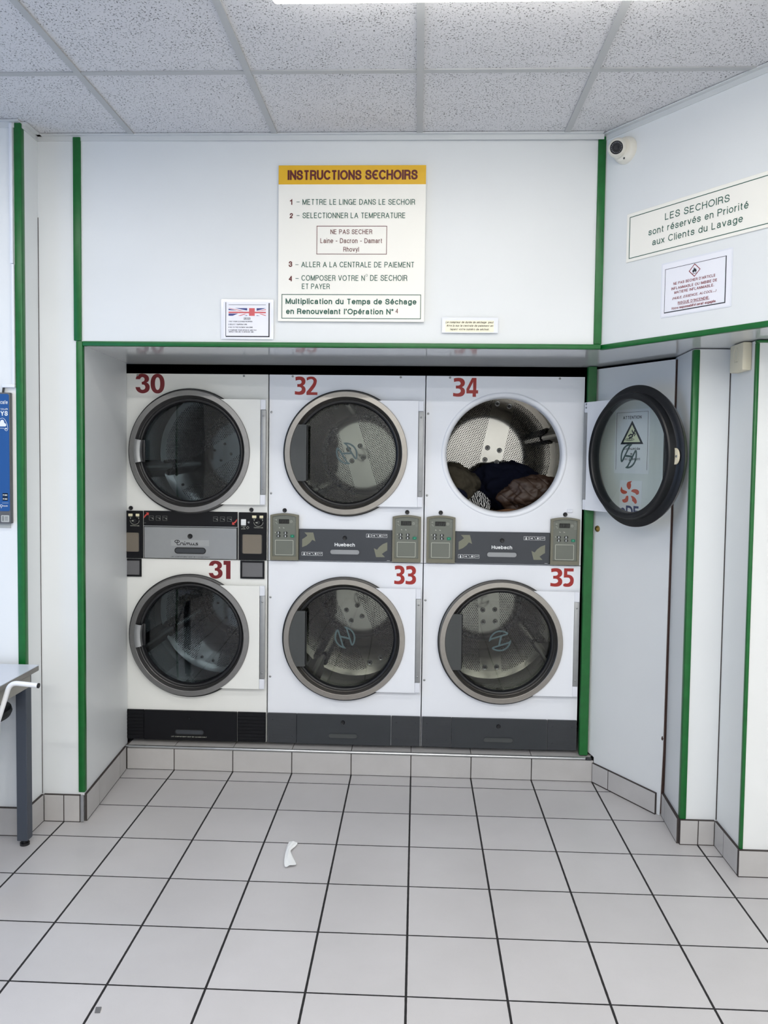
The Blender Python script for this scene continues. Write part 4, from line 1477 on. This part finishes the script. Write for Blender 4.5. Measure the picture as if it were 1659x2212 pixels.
lettering('lettering', [('DRYER', 0.0970, 0.1250, 0.0740, 0.0072),
                        ('1 PUT YOUR CLOTHES IN DRYER', 0.0320, 0.1330, 0.0620, 0.0050), ('2 SELECT TEMPERATURE', 0.0320, 0.1110, 0.0500, 0.0050),
                        ('3 GO TO THE PAYMENT MACHINE', 0.0320, 0.1350, 0.0380, 0.0050), ('4 COMPOSE YOUR DRYER N° AND PAY', 0.0320, 0.1510, 0.0262, 0.0050),
                        ('(REPEAT THIS LINE TO INCREASE TIME)', 0.0330, 0.1400, 0.0190, 0.0046)], 'ink', s, y=yb, bold=.17)
obj('underline', MB().box(.097, .125, yb, -.0015, .072, .0728), 'ink', s)

# small cream notice
s = sign_root('small_notice', 'narrow cream taped notice in italic script below the instruction board', 'notice', (.106, -.4705, 2.130), 0,
              MB().rrect(0, .232, -.003, .060, .003, -.001, 0), 'sleeve')
obj('paper', MB().box(.0135, .215, -.0016, -.0008, .0, .048), 'cream_paper', s)
lettering('lettering', [('Le compteur de durée de séchage  peut', 0.0150, 0.2120, 0.0365, 0.0082), ('être lu sur la centrale de paiement en', 0.0190, 0.2110, 0.0225, 0.0078),
                        ('tapant votre numéro de séchoir.', 0.0320, 0.1960, 0.0078, 0.0078)], 'brown_ink', s, y=-.0022, bold=.16, shear=.25)

# priority sign on the slanted wall
def slant(s_, off=0.0005):
    return (CX_ + DX * s_ + DY * off, CY_ + DY * s_ - DX * off)


x, y = slant(.122)
s = sign_root('priority_sign', 'wide white board LES SECHOIRS with green border on the slanted wall', 'sign', (x, y, 2.397), HA, MB().box(0, .628, -.005, 0, -.002, .188, .001), 'board')
lettering('lettering', [('LES SECHOIRS', 0.1811, 0.4489, 0.1220, 0.0255), ('sont réservés en Priorité', 0.1072, 0.5213, 0.0805, 0.0250), ('aux Clients du Lavage', 0.1258, 0.5019, 0.0385, 0.0250)], 'dkgreen', s, y=-.0058)
obj('green_frame', MB().frame(.0145, .6135, .010, .1735, .0026, -.0058, -.0045), 'dkgreen', s)

# flammable notice
x, y = slant(.29)
s = sign_root('fire_notice', 'laminated flammable warning notice with red diamond under the priority sign', 'notice', (x, y, 2.155), HA, MB().rrect(.0, .298, -.004, .203, .004, -.0012, 0), 'sleeve')
obj('paper', MB().box(.006, .292, -.0018, -.001, .001, .197), 'sheet', s)
yb = -.0024
obj('frame', MB().box(.018, .0195, yb, -.0015, .013, .178).box(.018, .2745, yb, -.0015, .1765, .178).box(.271, .2745, yb, -.0015, .013, .178).box(.018, .2745, yb, -.0015, .012, .0155), 'ink', s)
cxx, czz = .146, .1515
obj('diamond', MB().stroke([(cxx - .0225, czz), (cxx, czz + .0225), (cxx + .0225, czz), (cxx, czz - .0225)], .0025, yb, -.0015, True), 'ink_red', s)
obj('flame', MB().prism([(cxx - .006, czz - .009), (cxx - .0095, czz - .003), (cxx - .007, czz + .003), (cxx - .005, czz + .001), (cxx - .0025, czz + .011), (cxx + .002, czz + .004), (cxx + .004, czz + .007), (cxx + .0085, czz - .002), (cxx + .006, czz - .009), (cxx + .001, czz - .004)], yb, -.0015)
    .box(cxx - .009, cxx + .009, yb, -.0015, czz - .0125, czz - .011), 'ink', s)
lettering('lettering', [("NE PAS SECHER D'ARTICLE", 0.0567, 0.2323, 0.1125, 0.0100), ('INFLAMMABLE OU IMBIBE DE', 0.0481, 0.2401, 0.0945, 0.0100), ('MATIERE INFLAMMABLE.', 0.0617, 0.2279, 0.0785, 0.0100),
                        ('(HUILE, ESSENCE, ALCOOL...)', 0.0531, 0.2365, 0.0580, 0.0090, dict(shear=.25)), ("RISQUE D'INCENDIE.", 0.0783, 0.2107, 0.0370, 0.0100),
                        ('Votre responsabilité serait engagée.', 0.0503, 0.2373, 0.0205, 0.0095, dict(shear=.25))], 'ink_red', s, y=yb, bold=.16)
obj('underline', MB().box(.0783, .2107, yb, -.0015, .0345, .0355), 'ink_red', s)

# notices on the cupboard door, seen through the open machine door
def on_door(s_):
    return (.907 + .52302 * s_ - .85232 * .0006, .118 - .85232 * s_ - .52302 * .0006)


x, y = on_door(.08)
s = sign_root('wet_floor_notice', 'white ATTENTION wet floor notice on the cupboard door seen through the open door glass', 'notice', (x, y, 1.33), DA, MB().box(.016, .229, -.001, 0, .215, .515), 'sheet')
yb = -.0016
obj('frame', MB().box(.0255, .0268, yb, -.0008, .232, .502).box(.217, .2183, yb, -.0008, .232, .502).box(.0255, .2183, yb, -.0008, .5007, .502), 'ink', s)
lettering('lettering', [('ATTENTION', 0.0654, 0.1781, 0.4695, 0.0150), ('Sol humide', 0.0704, 0.1737, 0.3250, 0.0125), ('ou', 0.1162, 0.1279, 0.3020, 0.0115), ('Sol glissant', 0.0713, 0.1767, 0.2775, 0.0125)], 'ink', s, y=yb, bold=.17)
tx, tz0, tz1 = .1225, .352, .462
def tri(k):
    cz_ = tz0 + (tz1 - tz0) / 3
    return [(tx + k * (a - tx), cz_ + k * (b - cz_)) for a, b in ((tx - .070, tz0), (tx + .070, tz0), (tx, tz1))]
obj('triangle_border', MB().prism(tri(1.0), yb, -.0008), 'ink', s)
obj('triangle_face', MB().prism(tri(.74), yb - .0003, yb), 'sign_cream', s)
fg = MB()
y0, y1 = yb - .0006, yb - .0003
def FP(u, v):    # pictogram units
    return (tx + (u - 742) * .00048, .3525 + (945 - v) * .00039)
fg.disc(*FP(778, 790), .0045, y0, y1, 14)
for pl, wd in (([(768, 800), (752, 838), (768, 812)], .010), ([(745, 775), (748, 800), (770, 806)], .005), ([(772, 806), (785, 826), (772, 850)], .005), ([(756, 838), (728, 828), (698, 850)], .0065), ([(756, 842), (742, 862), (715, 866), (712, 888)], .0065)):
    fg.stroke([FP(*p) for p in pl], wd, y0, y1)
for rx in (58, 36):
    fg.stroke([FP(715 + rx * cos(2 * pi * k / 20), 890 + rx * .24 * sin(2 * pi * k / 20)) for k in range(20)], .0016, y0, y1, True)
obj('pictogram', fg, 'ink', s)

s = sign_root('energy_sticker', 'white sticker with orange petal flower and dark blue lettering on the cupboard door', 'sticker', (x, y, 1.33), DA, MB().box(.055, .191, -.001, 0, -.016, .182), 'sheet')
PET = [[(695, 1525), (678, 1500), (672, 1470), (682, 1440), (705, 1428), (738, 1422), (722, 1445), (728, 1470), (725, 1500), (712, 1525)],
       [(730, 1550), (745, 1528), (775, 1520), (810, 1525), (830, 1548), (825, 1580), (800, 1588), (785, 1572), (760, 1562)],
       [(592, 1550), (598, 1520), (607, 1498), (618, 1530), (640, 1540), (678, 1555), (672, 1578), (640, 1588), (610, 1578)],
       [(618, 1660), (640, 1655), (660, 1640), (668, 1615), (692, 1608), (698, 1640), (690, 1680), (655, 1697), (628, 1690)],
       [(728, 1608), (752, 1608), (785, 1630), (803, 1660), (805, 1690), (785, 1702), (765, 1680), (748, 1668), (745, 1640)]]
for pl in PET:
    obj('petal', MB().prism([(.0596 + (u - 592) * .000483, .0755 + (1700 - v) * .000374) for u, v in spl(pl + [pl[0]], 3)[:-1]], -.0016, -.0008), 'edf_orange', s)
lettering('lettering', [('eDF', .0596, .180, .012, .052)], 'edf_blue', s, y=-.0016, bold=.2, gap=.08)

# =================================================================== FITTINGS
# dome camera on the slanted wall
x, y = slant(.105, 0)
cm = thing('security_camera', 'white dome security camera high on the slanted wall by the green strip', 'camera', (x, y, 2.842), HA)
obj('base', MB().lathe([(.0005, -.030), (.036, -.030), (.044, -.027), (.050, -.017), (.0525, -.004), (.0525, 0)], 40, cap0=True), 'cam_white', cm)
ball_c = Vector((-.008, -.042, .004))
eb = MB()
r_ = bmesh.ops.create_uvsphere(eb.bm, u_segments=32, v_segments=20, radius=.038)
eye = obj('eyeball', eb, 'cam_white', cm, ball_c)
# viewing direction in the camera's own frame
vd = Vector((-.35, -.93, -.28))
vd = (Matrix.Rotation(-HA, 3, 'Z') @ Vector((-.33, -.90, -.30))).normalized()
q = Vector((0, -1, 0)).rotation_difference(vd)
eye.rotation_mode = 'QUATERNION'
eye.rotation_quaternion = q
obj('shroud', MB().lathe([(.0265, -.024), (.0275, -.040), (.0268, -.0415), (.0252, -.0415)], 32), 'cam_white', eye)
obj('lens', MB().lathe([(.0005, -.0405), (.010, -.0410), (.0125, -.0395), (.0245, -.0395), (.0262, -.037)], 32, cap0=True), 'lens', eye)
ld = MB()
for k in range(18):
    ld.disc(.0192 * cos(2 * pi * k / 18), .0192 * sin(2 * pi * k / 18), .0015, -.0402, -.0392, 8)
obj('infrared_lamps', ld, 'led', eye)
cached('screw', 'k', lambda: screw_mb(.004), 'screw', cm, (.014, -.0285, -.040))

# thermostat box on the pilaster return
th = thing('sensor_box', 'ivory plastic sensor box under the soffit on the right pilaster', 'sensor', (1.283, -.64, 1.955))
obj('casing', MB().box(-.036, 0, -.062, .062, 0, .108, .006, 2), 'ivory', th)
def oval(w0, h0, cz_, wd, name):
    ring_ = [(w0 * cos(2 * pi * k / 28), cz_ + h0 * sin(2 * pi * k / 28)) for k in range(28)]
    mb = MB().stroke(ring_, wd, -.0012, .0005, True)
    o = obj(name, mb, 'ivory', th, (-.036, 0, 0), (0, 0, rad(-90)))
    return o
oval(.020, .030, .066, .0025, 'front_moulding')
obj('mark', MB().box(-.012, .014, -.0008, .0004, .037, .0385), 'ink', th, (-.036, 0, 0), (0, 0, rad(-90)))

# blue key box on the left wall
kb = thing('key_box', 'blue wall box reading SHARE YOUR KEYS in grey casing on the left wall', 'key box', (-1.80, -.61, 1.315))
obj('casing', MB().box(-.20, .1505, -.022, 0, 0, .535, .003, 2), 'box_grey', kb)
obj('front_panel', MB().rrect(-.195, .1475, .051, .529, .008, -.0235, -.021), 'blue_box', kb)
obj('wall_bracket', MB().box(-.18, .14, -.002, 0, -.02, .0), 'label_grey', kb)
ky = -.0241
lettering('lettering', [('keycafe', .088, .143, .488, .0155), ('SHARE YOUR', .055, .143, .4635, .0072, dict(bold=.16)), ('KEYS', .082, .143, .4405, .019, dict(bold=.2)), ('keycafe', .120, .139, .070, .006)], 'print_white', kb, y=ky)
lg = MB().stroke([(.074 + .011 * cos(2 * pi * k / 16), .496 + .011 * sin(2 * pi * k / 16)) for k in range(16)], .0035, ky, -.023, True).stroke([(.074, .485), (.074, .474)], .0035, ky, -.023)
obj('key_emblem', lg, 'print_white', kb)
lg = MB().stroke([(.112 + .0045 * cos(2 * pi * k / 12), .073 + .0045 * sin(2 * pi * k / 12)) for k in range(12)], .0016, ky, -.023, True).stroke([(.112, .0685), (.112, .063)], .0016, ky, -.023)
obj('key_emblem', lg, 'print_white', kb)
cloud = spl([(.104, .397), (.101, .403), (.105, .411), (.110, .413), (.113, .421), (.120, .424), (.126, .420), (.128, .412), (.134, .408), (.136, .401), (.132, .397)], 4)
obj('cloud_print', MB().prism(cloud, ky, -.023), 'print_white', kb)
oc = spl([(.108, .390), (.099, .396), (.098, .405), (.103, .415), (.110, .427), (.122, .431), (.131, .424), (.137, .412), (.141, .400), (.142, .386), (.137, .379), (.131, .382), (.128, .389)], 4)
obj('cloud_outline', MB().stroke(oc, .0013, ky, -.023, True), 'print_white', kb)
obj('cloud_dot', MB().disc(.135, .3885, .0033, ky, -.023, 14), 'print_white', kb)
obj('rule_line', MB().box(.116, .142, ky, -.023, .0845, .0853), 'print_white', kb)
for z0_ in (.1105, .0945):
    bd = obj('store_badge', MB().box(.1175, .1395, ky, -.023, z0_, z0_ + .014), 'navy_black', kb)
    obj('badge_dot', MB().disc(.1215, z0_ + .007, .0025, ky - .0004, ky, 10), 'print_white', bd)
    obj('badge_line', MB().box(.126, .1375, ky - .0004, ky, z0_ + .0045, z0_ + .0085), 'print_white', bd)
lb = obj('asset_label', MB().rrect(.110, .144, .006, .0345, .003, -.0226, -.0216), 'label_grey', kb)
bc = MB()
for k in range(6):
    bc.box(.115, .121, -.0231, -.0225, .011 + k * .0035, .013 + k * .0035)
for k in range(4):
    bc.box(.125, .139, -.0231, -.0225, .014 + k * .0045, .0152 + k * .0045)
obj('label_print', bc, 'ink', lb)

# white cable trunking and lead
cd = thing('cable_trunking', 'thin white cable trunking running down beside the left green strip', 'trunking', (-1.645, -.61, 1.885))
obj('upper_duct', MB().box(-.004, .009, -.012, 0, .487, 1.045, .002, 2), 'conduit', cd)
obj('lower_duct', MB().box(.000, .011, -.012, 0, 0, .485, .002, 2), 'conduit', cd)
obj('elbow_duct', MB().box(-.042, .011, -.013, 0, -.014, -.0005, .002, 2), 'conduit', cd)
pw = MB().tube([(-1.682, -.617, 1.8715), (-1.6825, -.618, 1.866), (-1.6830, -.619, 1.858), (-1.6835, -.62, 1.8505)], .0042, 10)
tag(obj('power_lead', pw, 'black'), 'short black lead dropping from the trunking into the blue box', 'cable')

# ceiling fluorescent fitting
cl = thing('ceiling_light', 'long bright fluorescent ceiling light at the top edge', 'lamp', (.19, -1.622, CH))
obj('housing', MB().box(-.605, .605, -.10, .10, -.022, 0, .004, 2), 'conduit', cl)
obj('diffuser', MB().box(-.60, .60, -.095, .095, -.071, -.022, .012, 3), 'lamp', cl)

# table on the left
tb = thing('table', 'pale grey topped table with slate metal legs against the left wall', 'table', (-2.12, -.95, 0))
X0, X1, Y0, Y1 = -.57, .59, -.32, .305
obj('tabletop', MB().prism_z([(X0, Y0), (X1, Y0), (X1, Y1), (X0, Y1)], .7335, .7365), 'table_top', tb, smooth=0)
obj('edge_band', MB().box(X0, X1, Y0, Y1, .712, .7335, .003, 1), 'table_edge', tb)
obj('apron', MB().box(X0 + .05, X1 - .022, Y0 + .03, Y0 + .05, .655, .712).box(X0 + .05, X1 - .022, Y1 - .05, Y1 - .03, .655, .712).box(X1 - .042, X1 - .022, Y0 + .05, Y1 - .05, .655, .712).box(X0 + .03, X0 + .05, Y0 + .03, Y1 - .03, .655, .712), 'apron_grey', tb)
for lx in (X0 + .03, X1 - .068):
    for ly in (Y0 + .03, Y1 - .062):
        l_ = obj('leg', MB().box(lx, lx + .044, ly, ly + .044, .024, .711, .002, 1), 'table_leg', tb)
        obj('glide', MB().cyl((lx + .022, ly + .022, 0), (lx + .022, ly + .022, .010), .019, 20).cyl((lx + .022, ly + .022, .010), (lx + .022, ly + .022, .026), .012, 16), 'black', l_)

# tubular stool tucked under the table end
sl = thing('stool', 'white tubular stool with black seat tucked under the table end', 'stool', (-1.745, -.82, 0))
def bent(pts, r=.03):
    out = [Vector(pts[0])]
    for p0, p1, p2 in zip(pts, pts[1:], pts[2:]):
        p0, p1, p2 = Vector(p0), Vector(p1), Vector(p2)
        a = p1 + (p0 - p1).normalized() * r
        b = p1 + (p2 - p1).normalized() * r
        for k in range(9):
            t = k / 8
            out.append(a * (1 - t) ** 2 + p1 * 2 * t * (1 - t) + b * t * t)
    return out + [Vector(pts[-1])]
obj('frame_tube', MB().tube(bent([(.360, -.13, .742), (.255, -.13, .7505), (.015, -.13, .012)]), .0092, 18), 'white_tube', sl)
obj('end_cap', MB().cyl((.3595, -.13, .742), (.3645, -.13, .7416), .0095, 18), 'black', sl)
for x0_, y0_, x1_, y1_ in ((.085, .10, .045, .12), (-.10, .10, -.15, .12), (-.10, -.10, -.15, -.13)):
    obj('leg', MB().tube([(x0_, y0_, .565), (x1_, y1_, .012)], .0092, 14), 'white_tube', sl)
obj('foot_ring', MB().tube([(.055, -.13, .14), (.055, .115, .14), (-.138, .115, .14), (-.138, -.124, .14)], .007, 12, closed=True), 'white_tube', sl)
sp = MB()
sp.bm.free()
sp.bm = bmesh.new()
rings = []
for r_k, z_ in ((.150, .560), (.166, .566), (.172, .580), (.168, .594), (.155, .602), (.10, .604)):
    rings.append([sp.bm.verts.new((r_k * cos(2 * pi * k / 40), r_k * sin(2 * pi * k / 40), z_)) for k in range(40)])
for A, B in zip(rings, rings[1:]):
    for k in range(40):
        sp.bm.faces.new((A[k], A[(k + 1) % 40], B[(k + 1) % 40], B[k]))
sp.bm.faces.new(rings[0]); sp.bm.faces.new(rings[-1])
obj('seat', sp, 'black', sl)

# torn tissue and grey scrap on the floor
pp = [(-.500, -.606), (-.478, -.612), (-.458, -.620), (-.466, -.645), (-.478, -.668), (-.483, -.690), (-.470, -.715), (-.455, -.742), (-.446, -.768), (-.438, -.790), (-.458, -.806), (-.482, -.813), (-.489, -.780), (-.494, -.745), (-.496, -.712), (-.497, -.680), (-.499, -.640)]
bm_ = bmesh.new()
up = []
random.seed(4)
L_ = [(-.498, -.606), (-.499, -.640), (-.498, -.68), (-.497, -.712), (-.494, -.745), (-.489, -.78), (-.482, -.813)]
R_ = [(-.458, -.618), (-.470, -.650), (-.483, -.68), (-.472, -.712), (-.457, -.742), (-.447, -.77), (-.438, -.792)]
rows = []
for (ax, ay), (bx, by) in zip(L_, R_):
    row = []
    for k in range(6):
        t = k / 5
        z = .004 + .010 * abs(sin(7 * t + ay * 60)) * sin(pi * (.15 + .7 * t)) + random.uniform(0, .002)
        row.append(bm_.verts.new((ax + (bx - ax) * t, ay + (by - ay) * t, z)))
    rows.append(row)
for A, B in zip(rows, rows[1:]):
    for k in range(5):
        bm_.faces.new((A[k], A[k + 1], B[k + 1], B[k]))
bmesh.ops.recalc_face_normals(bm_, faces=bm_.faces)
me = bpy.data.meshes.new('tissue')
bm_.to_mesh(me)
bm_.free()
o = link('paper_scrap', me, 'paper')
md = o.modifiers.new('sub', 'SUBSURF'); md.levels = 2; md.render_levels = 2
md = o.modifiers.new('sol', 'SOLIDIFY'); md.thickness = .0012
tag(o, 'torn strip of white tissue lying on the floor tiles', 'paper')
gs = MB().prism_z([(-.897, -1.606), (-.881, -1.604), (-.876, -1.628), (-.891, -1.629)], .0005, .0022)
tag(obj('lint_scrap', gs, 'grey_plate'), 'tiny grey scrap on the floor near the front left', 'litter')
